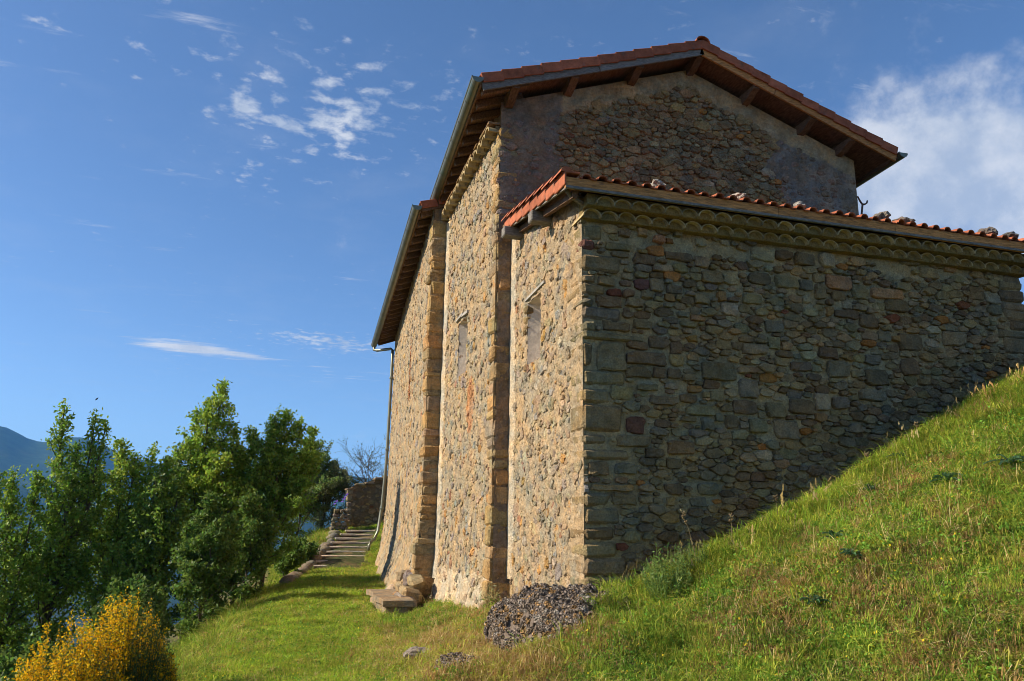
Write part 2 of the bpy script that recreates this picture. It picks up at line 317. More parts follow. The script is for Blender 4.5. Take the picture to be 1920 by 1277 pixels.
# ------------------------------------------------------------------ masonry tools
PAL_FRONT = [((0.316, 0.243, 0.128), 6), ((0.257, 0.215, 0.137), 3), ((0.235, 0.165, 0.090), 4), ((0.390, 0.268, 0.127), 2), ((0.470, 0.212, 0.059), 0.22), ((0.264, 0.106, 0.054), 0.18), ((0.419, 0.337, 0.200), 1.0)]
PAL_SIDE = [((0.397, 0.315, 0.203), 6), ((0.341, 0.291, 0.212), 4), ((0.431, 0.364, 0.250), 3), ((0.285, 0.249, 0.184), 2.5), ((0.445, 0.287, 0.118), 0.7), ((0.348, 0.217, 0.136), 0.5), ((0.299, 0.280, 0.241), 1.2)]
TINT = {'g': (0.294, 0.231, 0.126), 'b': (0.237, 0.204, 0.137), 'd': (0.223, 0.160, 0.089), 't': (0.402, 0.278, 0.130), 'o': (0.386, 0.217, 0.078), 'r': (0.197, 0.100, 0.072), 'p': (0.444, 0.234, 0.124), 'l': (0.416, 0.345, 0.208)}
def pick(pal):
    return jit(random.choices([p[0] for p in pal], [p[1] for p in pal])[0], 0.16)
def clip(poly, a, b, c):
    out = []; n = len(poly)
    for i in range(n):
        p, q = poly[i], poly[(i + 1) % n]; dp = a * p[0] + b * p[1] - c; dq = a * q[0] + b * q[1] - c
        if dp <= 0: out.append(p)
        if dp * dq < 0:
            t = dp / (dp - dq); out.append((p[0] + (q[0] - p[0]) * t, p[1] + (q[1] - p[1]) * t))
    return out
def rubble(W, v0, v1, radii, seed, rects=(), flat=1.55, inside=None, pack=0.83, tries=26, loose=1.28):
    """packs irregular stones into a wall rectangle: returns convex polygons in (u, v)"""
    r_ = np.random.default_rng(seed); radii = np.sort(np.array(radii))[::-1]
    P = np.zeros((len(radii), 2)); R = np.zeros(len(radii)); n = 0
    rects_s = [(a, b * flat, c, d * flat) for a, b, c, d in rects]
    for r in radii:
        cand = np.stack([r_.uniform(0.4 * r, W - 0.4 * r, tries), r_.uniform(v0 * flat, v1 * flat, tries)], 1)
        for p in cand:
            if inside and not inside(p[0], p[1] / flat): continue
            ok = True
            for a, b, c, d in rects_s:
                dx = max(a - p[0], 0, p[0] - c); dy = max(b - p[1], 0, p[1] - d)
                if dx * dx + dy * dy < (0.62 * r) ** 2: ok = False; break
            if not ok: continue
            if n:
                dd = np.hypot(P[:n, 0] - p[0], P[:n, 1] - p[1])
                if (dd < pack * (R[:n] + r)).any(): continue
            P[n] = p; R[n] = r; n += 1; break
    out = []
    for i in range(n):
        p, r = P[i], R[i]; m = r * loose
        poly = [(p[0] + m * math.cos(t), p[1] + m * math.sin(t)) for t in np.linspace(0, 2 * math.pi, 9)[:-1] + r_.uniform(0, 0.8)]
        dd = np.hypot(P[:n, 0] - p[0], P[:n, 1] - p[1])
        for j in np.nonzero(dd < 1.5 * (R[:n] + r))[0]:
            if j == i: continue
            q = P[j]; c = (q.dot(q) - p.dot(p) - R[j] ** 2 + r ** 2) / 2
            poly = clip(poly, q[0] - p[0], q[1] - p[1], c)
            if len(poly) < 3: break
        if len(poly) < 3: continue
        for a, b, c, d in rects_s:
            if p[0] + m < a or p[0] - m > c or p[1] + m < b or p[1] - m > d: continue
            s = [(a - p[0], (1, 0, a)), (p[0] - c, (-1, 0, -c)), (b - p[1], (0, 1, b)), (p[1] - d, (0, -1, -d))]
            poly = clip(poly, *max(s, key=lambda q: q[0])[1])
            if len(poly) < 3: break
        if len(poly) < 3: continue
        out.append([(x, y / flat) for x, y in poly])
    return out
def rect_poly(a, b, c, d):
    """an uneven block: corners knocked off differently"""
    w, h = c - a, d - b; k = lambda: random.uniform(0.04, 0.30)
    pts = []
    for (x, y, dx, dy) in ((a, b, 1, 1), (c, b, -1, 1), (c, d, -1, -1), (a, d, 1, -1)):
        p1 = (x + dx * w * k() * 0.6, y + random.uniform(-0.006, 0.012) * dy); p2 = (x + random.uniform(-0.006, 0.012) * dx, y + dy * h * k())
        pts += [p2, p1] if dx * dy > 0 else [p1, p2]
    return pts
def stone_geo(poly, h, frame, gap=0.004, face=0.9, wob=0.006, flare=None, rnd=0.13):
    """a stone: broken outline, chipped arrises, face slightly tilted. frame = (O, U, N)"""
    O, U, Nn = frame; n = len(poly)
    cx = sum(p[0] for p in poly) / n; cy = sum(p[1] for p in poly) / n
    size = min(max(p[0] for p in poly) - min(p[0] for p in poly), max(p[1] for p in poly) - min(p[1] for p in poly))
    k = max(0.6, 1 - 2 * gap / max(size, 0.02)); ring = []; wob = min(wob, size * 0.09)
    for i in range(n):
        p, q = poly[i], poly[(i + 1) % n]; el = math.hypot(q[0] - p[0], q[1] - p[1])
        ts = (rnd, 0.5, 1 - rnd) if el > 0.09 else (rnd, 1 - rnd) if el > 0.03 else (0.5,)
        for t in ts:
            t += random.uniform(-0.06, 0.06); ring.append((cx + (p[0] + (q[0] - p[0]) * t - cx) * k + random.uniform(-wob, wob), cy + (p[1] + (q[1] - p[1]) * t - cy) * k + random.uniform(-wob, wob)))
    m = len(ring); tx, ty = random.uniform(-0.12, 0.12), random.uniform(-0.16, 0.12); V = []; fj = [face * random.uniform(0.93, 1.06) for _ in ring]
    for lv, hh in ((0, -0.03), (1, h * 0.55), (2, h)):
        for (x, y), f in zip(ring, fj):
            sc = (1.03, 1.0, min(f, 0.97))[lv]; u = cx + (x - cx) * sc; v = cy + (y - cy) * sc
            e = hh + (0 if lv == 0 else (u - cx) * tx + (v - cy) * ty + random.uniform(-wob, wob) * 0.8)
            if flare: e += flare(u, v)
            V.append((O[0] + U[0] * u + Nn[0] * e, O[1] + U[1] * u + Nn[1] * e, O[2] + v))
    ox, oy = random.uniform(-0.2, 0.2) * size, random.uniform(-0.2, 0.2) * size; u, v = cx + ox, cy + oy
    e = h + random.uniform(-0.008, 0.006) + ox * tx + oy * ty + (flare(u, v) if flare else 0)
    V.append((O[0] + U[0] * u + Nn[0] * e, O[1] + U[1] * u + Nn[1] * e, O[2] + v))
    F = []
    for a in (0, 1):
        for i in range(m): F.append((a * m + i, a * m + (i + 1) % m, (a + 1) * m + (i + 1) % m, (a + 1) * m + i))
    for i in range(m): F.append((2 * m + i, 2 * m + (i + 1) % m, 3 * m))
    return V, F
def bed(name, frame, W, v0, top, tint, mat, parent, du=0.06, dv=0.06, amp=0.012, holes=(), fs=5.0, flare=None, tintf=None, kind=None, base=0.0):
    """the mortar sheet of a wall: a lumpy skin with openings left out. top(u) gives the upper edge"""
    O, U, Nn = frame
    us = np.array(sorted(set([round(x, 4) for x in np.linspace(0, W, max(2, int(W / du)))] + [x for h in holes for x in (h[0], h[2])])))
    tp = np.array([top(u) for u in us]); vmax = tp.max(); vs = np.array(sorted(set([round(x, 4) for x in np.linspace(v0, vmax, max(2, int((vmax - v0) / dv)))] + [x for h in holes for x in (h[1], h[3])])))
    UU, VV = np.meshgrid(us, vs); TT = np.broadcast_to(tp, UU.shape); VC = np.minimum(VV, TT)
    ed = np.clip(np.minimum(np.minimum(UU, W - UU) / 0.05, (TT - VC) / 0.06 + 0.15), 0, 1)
    x = O[0] + U[0] * UU; y = O[1] + U[1] * UU; z = O[2] + VC
    e = amp * ed * (1.5 * pn(x * fs, y * fs, z * fs) + 1.1 * pn(x * fs * 2.3 + 9, y * fs * 2.3, z * fs * 2.3) + 0.8 * pn(x * fs * 5.1, y * fs * 5.1 + 7, z * fs * 5.1)) + base
    if flare: e = e + np.vectorize(flare)(UU, VC)
    V = np.stack([x + Nn[0] * e, y + Nn[1] * e, z], -1).reshape(-1, 3)
    C_ = np.array([tintf(u, v) for u, v in zip(UU.ravel(), VC.ravel())]) if tintf else np.tile(np.array(tint, float), (UU.size, 1))
    nu = len(us); idx = np.arange(UU.size).reshape(UU.shape); q = np.stack([idx[:-1, :-1], idx[:-1, 1:], idx[1:, 1:], idx[1:, :-1]], -1)
    um = (us[:-1] + us[1:]) / 2; vm = (vs[:-1] + vs[1:]) / 2; keep = vs[:-1][:, None] < np.maximum(tp[:-1], tp[1:])[None] - 1e-6
    for h in holes: keep &= ~((um[None] > h[0]) & (um[None] < h[2]) & (vm[:, None] > h[1]) & (vm[:, None] < h[3]))
    return np_mesh(name, V, q[keep], mat, C_, parent, smooth=True, kind=kind)

# ------------------------------------------------------------------ the chapel
chapel = thing('stone_chapel', 'old rubble stone chapel with red tiled gable roof and lower annex', 'chapel', (5.5, 9.5, -1.2))
AXL, AXR, AYF, AYB = 2.77, 8.50, 7.00, 9.50      # annex
NXL, NXR, NYF, NYB = 2.55, 8.43, 9.50, 23.3      # nave
FR_FRONT = ((AXL, AYF, 0), (1, 0), (0, -1))
FIXED = "-0.02,2.89,0.21,3.05,g;-0.02,2.77,0.13,2.89,r;-0.01,2.55,0.41,2.73,g;-0.02,2.42,0.13,2.5,g;0.16,2.4,0.36,2.5,g;-0.02,2.3,0.23,2.41,g;-0.03,2.17,0.11,2.26,b;0.13,2.18,0.43,2.3,d;-0.02,2.04,0.41,2.17,b;-0.01,1.9,0.13,2.02,g;0.2,1.93,0.52,2.05,d;-0,1.84,0.65,1.91,g;-0.02,1.57,0.09,1.8,d;0.14,1.53,0.45,1.83,g;0.31,2.73,0.53,2.8,g;0.55,2.68,0.82,2.79,d;0.92,2.77,1.28,2.87,d;1.27,2.72,1.44,2.85,g;1.29,2.96,1.42,3.05,l;1.59,3,1.71,3.08,l;0.73,2.4,0.9,2.54,g;0.56,2.41,0.72,2.52,r;0.43,2.31,0.57,2.4,d;0.63,2.3,0.78,2.41,g;0.89,2.31,1.02,2.4,o;0.46,2.21,0.67,2.3,g;0.93,2.39,1.12,2.5,d;1.34,2.55,1.59,2.7,g;1.6,2.57,1.8,2.71,l;1.25,2.32,1.44,2.44,g;1.52,2.37,1.63,2.48,o;1.57,2.22,1.78,2.37,l;0.55,1.98,0.74,2.09,g;1.03,2.15,1.19,2.22,b;1.06,2.05,1.28,2.12,g;0.7,1.8,0.93,1.93,d;1.14,1.89,1.27,1.97,o;0.94,1.76,1.08,1.88,d;0.46,1.76,0.7,1.85,d;0.4,2.95,0.54,3.05,g;0.61,2.98,0.72,3.08,t;1.03,3.04,1.14,3.12,g;0.8,2.93,0.93,3.03,p;0.94,2.95,1.03,3.01,o;0.25,2.8,0.54,2.9,g;0.01,1.38,0.44,1.53,g;0.44,1.47,0.73,1.59,d;0.74,1.49,0.89,1.6,d;0.9,1.49,1.07,1.61,d;1.29,1.51,1.72,1.71,d;0.45,1.61,0.91,1.76,d;0.93,1.62,1.11,1.75,t;-0.01,1.2,0.26,1.35,g;0.28,1.24,0.53,1.39,g;0.56,1.35,0.81,1.43,g;0.7,1.21,1.02,1.31,g;1.03,1.26,1.24,1.35,d;1.13,1.36,1.29,1.44,o;-0.01,0.92,0.39,1.19,g;0.45,0.91,0.64,1.1,r;0.02,0.79,0.22,0.9,g;0.33,0.78,0.69,0.9,g;0.01,0.65,0.46,0.76,g;0.87,0.73,1.19,0.87,d;1.11,1.13,1.43,1.25,g;1.02,1.05,1.22,1.12,d;1.26,0.99,1.41,1.12,b;1.53,1.02,1.7,1.16,d;0.63,0.69,0.85,0.78,d;0.86,0.59,1.04,0.7,d;0.03,0.49,0.25,0.63,d;0.3,0.51,0.53,0.63,b;0.04,0.35,0.52,0.42,t;0.01,0.21,0.25,0.33,g;0.28,0.23,0.54,0.34,g;0.55,0.24,0.7,0.32,g;0.83,0.34,1.04,0.45,d;0.84,0.22,0.94,0.32,t;1.2,0.34,1.44,0.46,b;1.11,0.22,1.3,0.32,b;1.38,1.28,1.55,1.41,g;0.01,0.05,0.36,0.19,g;0.02,-0.1,0.29,0.02,d;0.01,-0.26,0.31,-0.12,g;1.72,1.34,1.95,1.55,b;1.64,1.17,1.93,1.33,d;2.03,1.15,2.27,1.33,g;2.32,1.21,2.62,1.37,d;1.82,0.98,2.04,1.14,g;2.11,0.93,2.41,1.14,g;2.64,1.26,2.83,1.45,l;2.85,1.29,3.07,1.43,b;2.84,1.63,3.14,1.83,b;3.32,1.58,3.63,1.78,d;3.21,1.4,3.58,1.53,b;2.37,1.67,2.63,1.79,d;1.96,2.88,2.27,3.03,l;2.52,2.89,2.79,3.04,d;2.85,2.9,3.05,3.07,l;2.25,2.6,2.56,2.74,g;1.91,2.61,2.2,2.73,d;2.56,2.59,2.74,2.73,b;2.75,2.51,2.89,2.69,g;2.91,2.65,3.26,2.82,p;3.5,2.61,3.97,2.73,p;2.98,2.51,3.16,2.64,d;3.25,2.56,3.46,2.74,g;1.83,2.37,2.08,2.5,g;3.09,2.43,3.23,2.52,l;2.87,2.32,2.96,2.44,o;2.97,2.32,3.31,2.42,d;3.31,2.23,3.56,2.4,d;2.09,2.08,2.31,2.22,b;1.78,1.81,2.09,1.94,g;2.74,1.83,3,1.97,d;2.28,1.89,2.41,1.99,t;2.11,1.9,2.26,2.03,g;3.33,1.81,3.53,1.93,b;3.82,2.02,4.17,2.22,d;4.44,2.12,4.77,2.29,g;3.55,2.1,3.72,2.22,b;3.72,2.11,3.83,2.18,o;4.91,2.72,5.16,2.88,d;5.16,2.69,5.4,2.83,l;5.17,2.55,5.38,2.68,b;3.86,2.72,4.09,2.83,g;4.22,2.92,4.49,3.05,t;3.95,3.05,4.24,3.12,g;3.68,2.46,4.01,2.61,d;3.82,1.72,4.06,1.93,d;5.37,2.09,5.74,2.29,g;5.43,2.52,5.73,2.64,g;5.5,2.4,5.76,2.51,d;5.27,2.29,5.74,2.38,g;5.4,2.75,5.73,2.89,d;5.39,2.9,5.73,3,g;5.41,2.64,5.73,2.74,g"
front = bed('annex_front_wall', FR_FRONT, AXR - AXL, -1.3, lambda u: 3.11, (0.46, 0.37, 0.21), M['mortar'], chapel, du=0.022, dv=0.022, amp=0.018, fs=7, base=-0.009)
rects = []; n_parts = 0
corner_l, corner_r = [], []
for s in FIXED.split(';'):
    a, b, c, d, t = s.split(','); a, b, c, d = float(a), float(b), float(c), float(d); rects.append((a - 0.004, b - 0.004, c + 0.004, d + 0.004))
    if a < 0.03: corner_l.append((b, d, c, jit(TINT[t], 0.1))); continue
    if c > 5.55: corner_r.append((b, d, a, jit(TINT[t], 0.1))); continue
    tint = jit(TINT[t], 0.14); h = random.uniform(0.022, 0.045)
    V, F = stone_geo(rect_poly(a, b, c, d), h, FR_FRONT, gap=0.003, face=random.uniform(0.86, 0.95), wob=0.009)
    MB().add(V, F, tint).build('stone', M['stone'], front)
    n_parts += 1
# corner stones run round the corner
corner_l.sort(); zc = corner_l[0][0]; side_rects = []
while zc > -1.2:
    h = random.uniform(0.16, 0.26); corner_l.insert(0, (zc - h, zc - 0.012, random.uniform(0.25, 0.5), pick(PAL_FRONT))); zc -= h
for b, d, c, t in corner_l:
    ls = random.uniform(0.16, 0.46); pr = random.uniform(0.008, 0.05)
    V, F = rbox((AXL - 0.003 - pr * 0.25, AYF - pr, b + 0.002), (AXL + c, AYF + ls, d - 0.002), 0.028, 0.012)
    MB().add(V, F, t).build('corner_stone', M['stone'], front); side_rects.append((-0.1, b - 0.004, ls + 0.004, d + 0.004))
    rects.append((-0.1, b - 0.004, c + 0.004, d + 0.004))
corner_r.sort(); zc = corner_r[-1][1]; 
for b, d, a, t in corner_r:
    pr = random.uniform(0.0, 0.06)
    V, F = rbox((AXL + a, AYF - 0.025, b), (AXR + pr, AYF + 0.3, d), 0.025, 0.012)
    MB().add(V, F, t).build('corner_stone', M['stone'], front)
zc = 3.1
while zc > corner_r[-1][1] + 0.05:
    h = random.uniform(0.09, 0.16); V, F = rbox((AXR - random.uniform(0.2, 0.4), AYF - 0.02, zc - h), (AXR + random.uniform(-0.01, 0.03), AYF + 0.3, zc - 0.01), 0.025, 0.012); zc -= h
    MB().add(V, F, pick(PAL_FRONT)).build('corner_stone', M['stone'], front)
fl = lambda u, v: v > float(ground_z(AXL + u, 6.9)) - 0.05 and not (v > 2.86 and fbm(u * 1.3, v * 3, 4.0) > -0.12)
radii = np.concatenate([np.full(60, 0.105), rng.uniform(0.06, 0.10, 420), rng.uniform(0.032, 0.06, 900)])
polys = rubble(AXR - AXL, -0.7, 3.09, radii, 11, rects, 2.0, fl)
polys.sort(key=lambda p: -max(q[0] for q in p) + min(q[0] for q in p))
rest = MB()
for i, p in enumerate(polys):
    V, F = stone_geo(p, random.uniform(0.006, 0.048), FR_FRONT, gap=0.003, face=random.uniform(0.82, 0.94), wob=0.006)
    t = pick(PAL_FRONT)
    if n_parts < 262: MB().add(V, F, t).build('stone', M['stone'], front); n_parts += 1
    else: rest.add(V, F, t)
rest.build('small_stones', M['stone'], front, kind='stuff')

# annex side wall (sunlit) with its slit window
roof_a = lambda y: 3.30 + 0.215 * (y - 6.68)       # underside of the annex roof
FR_AS = ((AXL, AYF, 0), (0, 1), (-1, 0))
WIN1 = (1.32, 1.92, 1.83, 2.70)
side_a = bed('annex_side_wall', FR_AS, AYB - AYF, -1.2, lambda u: roof_a(AYF + u) + 0.02, (0.415, 0.335, 0.222), M['mortar'], chapel, du=0.018, dv=0.018, amp=0.017, holes=[WIN1], fs=9, base=0.008)
lint1 = (WIN1[0] - 0.18, WIN1[3], WIN1[2] + 0.06, WIN1[3] + 0.10)
polys = rubble(AYB - AYF, -0.8, 3.7, np.concatenate([rng.uniform(0.08, 0.11, 50), rng.uniform(0.045, 0.075, 520), rng.uniform(0.024, 0.045, 900)]), 12, side_rects + [WIN1, lint1], 1.15, lambda u, v: v < roof_a(AYF + u) - 0.06)
mb = MB()
for p in polys:
    V, F = stone_geo(p, random.uniform(-0.004, 0.026), FR_AS, gap=0.004, face=random.uniform(0.65, 0.92), wob=0.011); mb.add(V, F, pick(PAL_SIDE))
mb.build('small_stones', M['stone'], side_a, kind='stuff')
def niche(frame, win, depth, parent, worn=True):
    """splayed, limewashed window reveal with a dark slit at the back"""
    O, U, Nn = frame; a, b, c, d = win; k = (c - a) * 0.20
    P = lambda u, v, e: (O[0] + U[0] * u + Nn[0] * e, O[1] + U[1] * u + Nn[1] * e, O[2] + v)
    o = [P(a, b, 0.005), P(c, b, 0.005), P(c, d, 0.005), P(a, d, 0.005)]; i = [P(a + k, b + 0.06, -depth), P(c - k, b + 0.06, -depth), P(c - k, d, -depth), P(a + k, d, -depth)]
    mb = MB(); n = 8
    for e in range(4):
        p, q, r, s = (Vector(z) for z in (o[e], o[(e + 1) % 4], i[(e + 1) % 4], i[e])); V = []
        for y in range(n + 1):
            for x in range(n + 1):
                w = p.lerp(q, x / n).lerp(s.lerp(r, x / n), y / n); f = 0.010 * noise.noise(w * 9) if 0 < x < n and y > 0 else 0
                V.append(tuple(w + Vector((Nn[0] * f, Nn[1] * f + f, f))))
        mb.add(V, [(y * (n + 1) + x, y * (n + 1) + x + 1, (y + 1) * (n + 1) + x + 1, (y + 1) * (n + 1) + x)[::-1] for y in range(n) for x in range(n)])
    w = mb.build('window_reveal', M['limewash'], parent, smooth=True)
    MB().add(i, [(3, 2, 1, 0)]).build('dark_opening', M['dark'], w)
    return w
w1 = niche(FR_AS, WIN1, 0.42, side_a)
V, F = beam((AXL + 0.06, AYF + lint1[0], 2.79), (AXL + 0.065, AYF + lint1[2], 2.765), 0.19, 0.030)
MB().add(V, F).build('wooden_lintel', M['lintel'], side_a)
for k, (u, v) in enumerate([(1.86, 2.62), (1.88, 2.50), (1.88, 2.38), (1.87, 1.90)]):
    V, F = rbox((AXL - 0.035, AYF + u - 0.05, v - 0.05), (AXL + 0.08, AYF + u + 0.06, v + 0.045), 0.02, 0.012); MB().add(V, F, jit((0.30, 0.205, 0.10))).build('corner_stone', M['stone'], side_a)

# nave gable: render left and right, bare rubble in the middle
ridge_x, eave_z, ridge_z = 5.53, 5.645, 6.865
gtop = lambda u: min(eave_z + 0.365 * (u + 0.42), ridge_z - 0.365 * (u + NXL - ridge_x)) if True else 0
FR_G = ((NXL, NYF, 0), (1, 0), (0, -1))
def gable_bare(u, v):
    x = u + NXL; lo = 3.42 + 0.28 * fbm(v * 1.7, 2.2, 1.0); hi = 7.0 + 0.5 * fbm(v * 1.9, 7.2, 1.0)
    return lo < x < hi and v < gtop(u) - 0.30 - 0.1 * fbm(x * 2, 3.3, 0)
def gable_tint(u, v):
    n = fbm(u * 1.4, v * 1.4, 8.0, 4); base = np.array((0.255, 0.20, 0.145)) if not gable_bare(u, v) else np.array((0.34, 0.25, 0.145))
    if u > 4.4: base = np.array((0.25, 0.225, 0.19))
    if v > gtop(u) - 0.33 - 0.1 * fbm(u * 2 + NXL * 2, 3.3, 0) and u > 0.9: base = np.array((0.42, 0.33, 0.20))
    return tuple(base * (1 + 0.35 * n))
gable = bed('gable_wall', FR_G, NXR - NXL, -1.3, gtop, (0.2, 0.17, 0.15), M['plaster'], chapel, du=0.035, dv=0.035, amp=0.030, fs=7, tintf=gable_tint, flare=lambda u, v: 0.0 if gable_bare(u, v) else 0.022)
polys = rubble(NXR - NXL, 3.9, 6.7, np.concatenate([rng.uniform(0.09, 0.15, 60), rng.uniform(0.05, 0.09, 420), rng.uniform(0.03, 0.05, 420)]), 13, (), 1.65, gable_bare)
mb = MB()
for p in polys:
    V, F = stone_geo(p, random.uniform(0.012, 0.05), FR_G, gap=0.004, face=random.uniform(0.78, 0.93), wob=0.010); mb.add(V, F, pick(PAL_FRONT))
for p in rubble(NXR - NXL, 3.9, 6.2, rng.uniform(0.05, 0.10, 260), 14, (), 1.5, lambda u, v: v < gtop(u) - 0.35 and not gable_bare(u, v)):
    V, F = stone_geo(p, random.uniform(0.018, 0.042), FR_G, gap=0.012, face=0.6); mb.add(V, F, jit((0.26, 0.205, 0.16)))
mb.build('small_stones', M['stone'], gable, kind='stuff')

# nave side wall, first bay
FR_S1 = ((NXL, NYF, 0), (0, 1), (-1, 0)); W1 = 3.45
WIN2 = (1.68, 2.28, 2.28, 3.16); lint2 = (WIN2[0] - 0.1, WIN2[3], WIN2[2] + 0.14, WIN2[3] + 0.10)
def s1_tint(u, v):
    if v < -0.62 + 0.12 * fbm(u * 3, 1, 0): return (0.56, 0.46, 0.32)
    if ((u - 1.35) / 0.22) ** 2 + ((v - 1.72) / 0.42) ** 2 < 1 + 0.5 * fbm(u * 6, v * 6, 1): return (0.43, 0.25, 0.135)
    return (0.405, 0.325, 0.212)
fl1 = lambda u, v: 0.10 * math.exp(-(v + 1.1) / 0.35) if v < 0.6 else 0
side_1 = bed('nave_side_wall', FR_S1, W1, -1.35, lambda u: 5.40, (0.43, 0.35, 0.23), M['mortar'], chapel, du=0.024, dv=0.022, amp=0.018, holes=[WIN2], fs=9, tintf=s1_tint, flare=fl1, base=0.010)
cols1 = []; z = -1.15                                                    # corner stones of the bay, also the narrow return beside the annex
ret1 = []
while z < 5.32:
    h = random.uniform(0.08, 0.27) if z < 4 else random.uniform(0.1, 0.2); ls = random.uniform(0.14, 0.36); pr = random.uniform(0.0, 0.05)
    V, F = rbox((NXL - pr - fl1(0, z), NYF - random.uniform(0.005, 0.03), z), (AXL + 0.05, NYF + ls, z + h - 0.006), 0.026, 0.017)
    MB().add(V, F, jit(random.choice([(0.38, 0.27, 0.13), (0.33, 0.255, 0.155), (0.42, 0.275, 0.125)]), 0.15)).build('corner_stone', M['stone'], side_1); ret1.append((-0.1, z, ls, z + h)); z += h
def side_stones(frame, W, v1, seed, radii, rects, parent, flare, flat, orange=None, tries=22, low=-0.55):
    mb = MB()
    for p in rubble(W, -1.1, v1, radii, seed, rects, flat, lambda u, v: v > low + 0.1 * fbm(u * 3, 1, 0) or random.random() < 0.12, tries=tries):
        V, F = stone_geo(p, random.uniform(-0.004, 0.028), frame, gap=0.004, face=random.uniform(0.62, 0.92), wob=0.012, flare=flare)
        c = (sum(q[0] for q in p) / len(p), sum(q[1] for q in p) / len(p))
        mb.add(V, F, jit((0.43, 0.235, 0.12)) if orange and orange(*c) else pick(PAL_SIDE))
    return mb.build('small_stones', M['stone'], parent, kind='stuff')
side_stones(FR_S1, W1, 5.36, 15, np.concatenate([rng.uniform(0.075, 0.10, 90), rng.uniform(0.04, 0.07, 1000), rng.uniform(0.026, 0.042, 900)]), ret1 + [WIN2, lint2], side_1, fl1, 1.1,
            lambda u, v: ((u - 1.35) / 0.2) ** 2 + ((v - 1.72) / 0.4) ** 2 < 1)
w2 = niche(FR_S1, WIN2, 0.42, side_1)
for (u0, u1, z0, z1) in ((lint2[0], lint2[0] + 0.42, 3.20, 3.235), (lint2[0] + 0.36, lint2[2], 3.255, 3.25)):
    V, F = beam((NXL + 0.035, NYF + u0, z0), (NXL + 0.04, NYF + u1, z1), 0.16, 0.04); MB().add(V, F).build('wooden_lintel', M['lintel'], side_1)
# limewashed fillet where the walls meet
for (x, y, z0, z1, nm) in ((AXL, 9.42, -0.6, 3.8, side_a), (NXL, 12.86, -0.8, 5.3, side_1)):
    mb = MB(); V = []; n = 60
    for i in range(n + 1):
        z = z0 + (z1 - z0) * i / n; w = 0.10 + 0.035 * fbm(z * 2.2, x, 0); e = 0.028 + 0.01 * noise.noise(Vector((x, y, z * 6))) + (fl1(0, z) if nm is side_1 else 0)
        V += [(x - e + 0.02, y - w, z), (x - e - 0.012, y - w * 0.4, z), (x - e - 0.02, y + 0.08, z)]
    mb.add(V, [(3 * i + a, 3 * i + 3 + a, 3 * i + 4 + a, 3 * i + 1 + a) for i in range(n) for a in (0, 1)], (0.58, 0.50, 0.365)); mb.build('lime_fillet', M['mortar'], nm, smooth=True)

# nave side wall, second bay: stands a little further out and runs to the far corner
A2 = Vector((2.28, 12.95, 0)); B2 = Vector((3.05, 23.3, 0)); W2 = (B2 - A2).length; U2 = (B2 - A2).normalized(); N2 = (-U2.y, U2.x)
FR_S2 = (tuple(A2), (U2.x, U2.y), N2)
fl2 = lambda u, v: (0.34 if u > 1.2 else 0.34 * (0.45 + u / 2.2)) * math.exp(-(v + 1.15) / 0.75) * (1 + 0.3 * noise.noise(Vector((u * 0.8, v, 2.0))))
SLIT = (3.75, 2.75, 3.93, 3.95)
top2 = lambda u: 5.84 - 0.012 * u
side_2 = bed('nave_side_wall', FR_S2, W2, -1.45, top2, (0.395, 0.315, 0.205), M['mortar'], chapel, du=0.045, dv=0.03, amp=0.021, holes=[SLIT], fs=8, flare=fl2, base=0.012)
ret2 = []; z = -1.2
while z < 5.3:
    h = random.uniform(0.09, 0.30); ls = random.uniform(0.15, 0.4); pr = random.uniform(0, 0.06)
    V, F = rbox((A2.x - pr - fl2(0, z), A2.y - random.uniform(0.005, 0.03), z), (NXL + 0.08, A2.y + ls, z + h - 0.006), 0.028, 0.019)
    MB().add(V, F, jit(random.choice([(0.38, 0.27, 0.13), (0.33, 0.255, 0.155), (0.42, 0.275, 0.125)]), 0.15)).build('corner_stone', M['stone'], side_2); ret2.append((-0.1, z, ls, z + h)); z += h
side_stones(FR_S2, W2, 5.5, 16, np.concatenate([rng.uniform(0.07, 0.11, 350), rng.uniform(0.042, 0.07, 2200)]), ret2 + [(SLIT[0] - 0.06, SLIT[1] - 0.1, SLIT[2] + 0.06, SLIT[3] + 0.12)], side_2, fl2, 1.1, None, 12)
# brick jambs of the far slit
z = SLIT[1] - 0.06
while z < SLIT[3] + 0.08:
    for s in (0, 1):
        u = SLIT[0] - 0.03 if s == 0 else SLIT[2] + 0.03; p = A2 + U2 * u
        V, F = rbox((p.x - 0.022, p.y - 0.03, z), (p.x + 0.25, p.y + 0.03, z + 0.085), 0.012, 0.012); MB().add(V, F, jit((0.36, 0.165, 0.08))).build('brick', M['stone'], side_2)
    z += 0.095
p, q = A2 + U2 * SLIT[0], A2 + U2 * SLIT[2]
MB().add([(p.x + 0.2, p.y, SLIT[1]), (q.x + 0.2, q.y, SLIT[1]), (q.x + 0.2, q.y, SLIT[3]), (p.x + 0.2, p.y, SLIT[3])], [(3, 2, 1, 0)]).build('dark_opening', M['dark'], side_2)
bed('return_pointing', ((NXL - 0.03, NYF - 0.012, 0), (1, 0), (0, -1)), 0.27, -1.15, lambda u: 4.0, (0.40, 0.30, 0.165), M['mortar'], side_1, du=0.02, dv=0.025, amp=0.024, fs=7, base=-0.012)
bed('return_pointing', ((A2.x - 0.02, A2.y - 0.012, 0), (1, 0), (0, -1)), 0.28, -1.15, lambda u: 5.35, (0.40, 0.30, 0.165), M['mortar'], side_2, du=0.022, dv=0.03, amp=0.024, fs=7, base=-0.012)
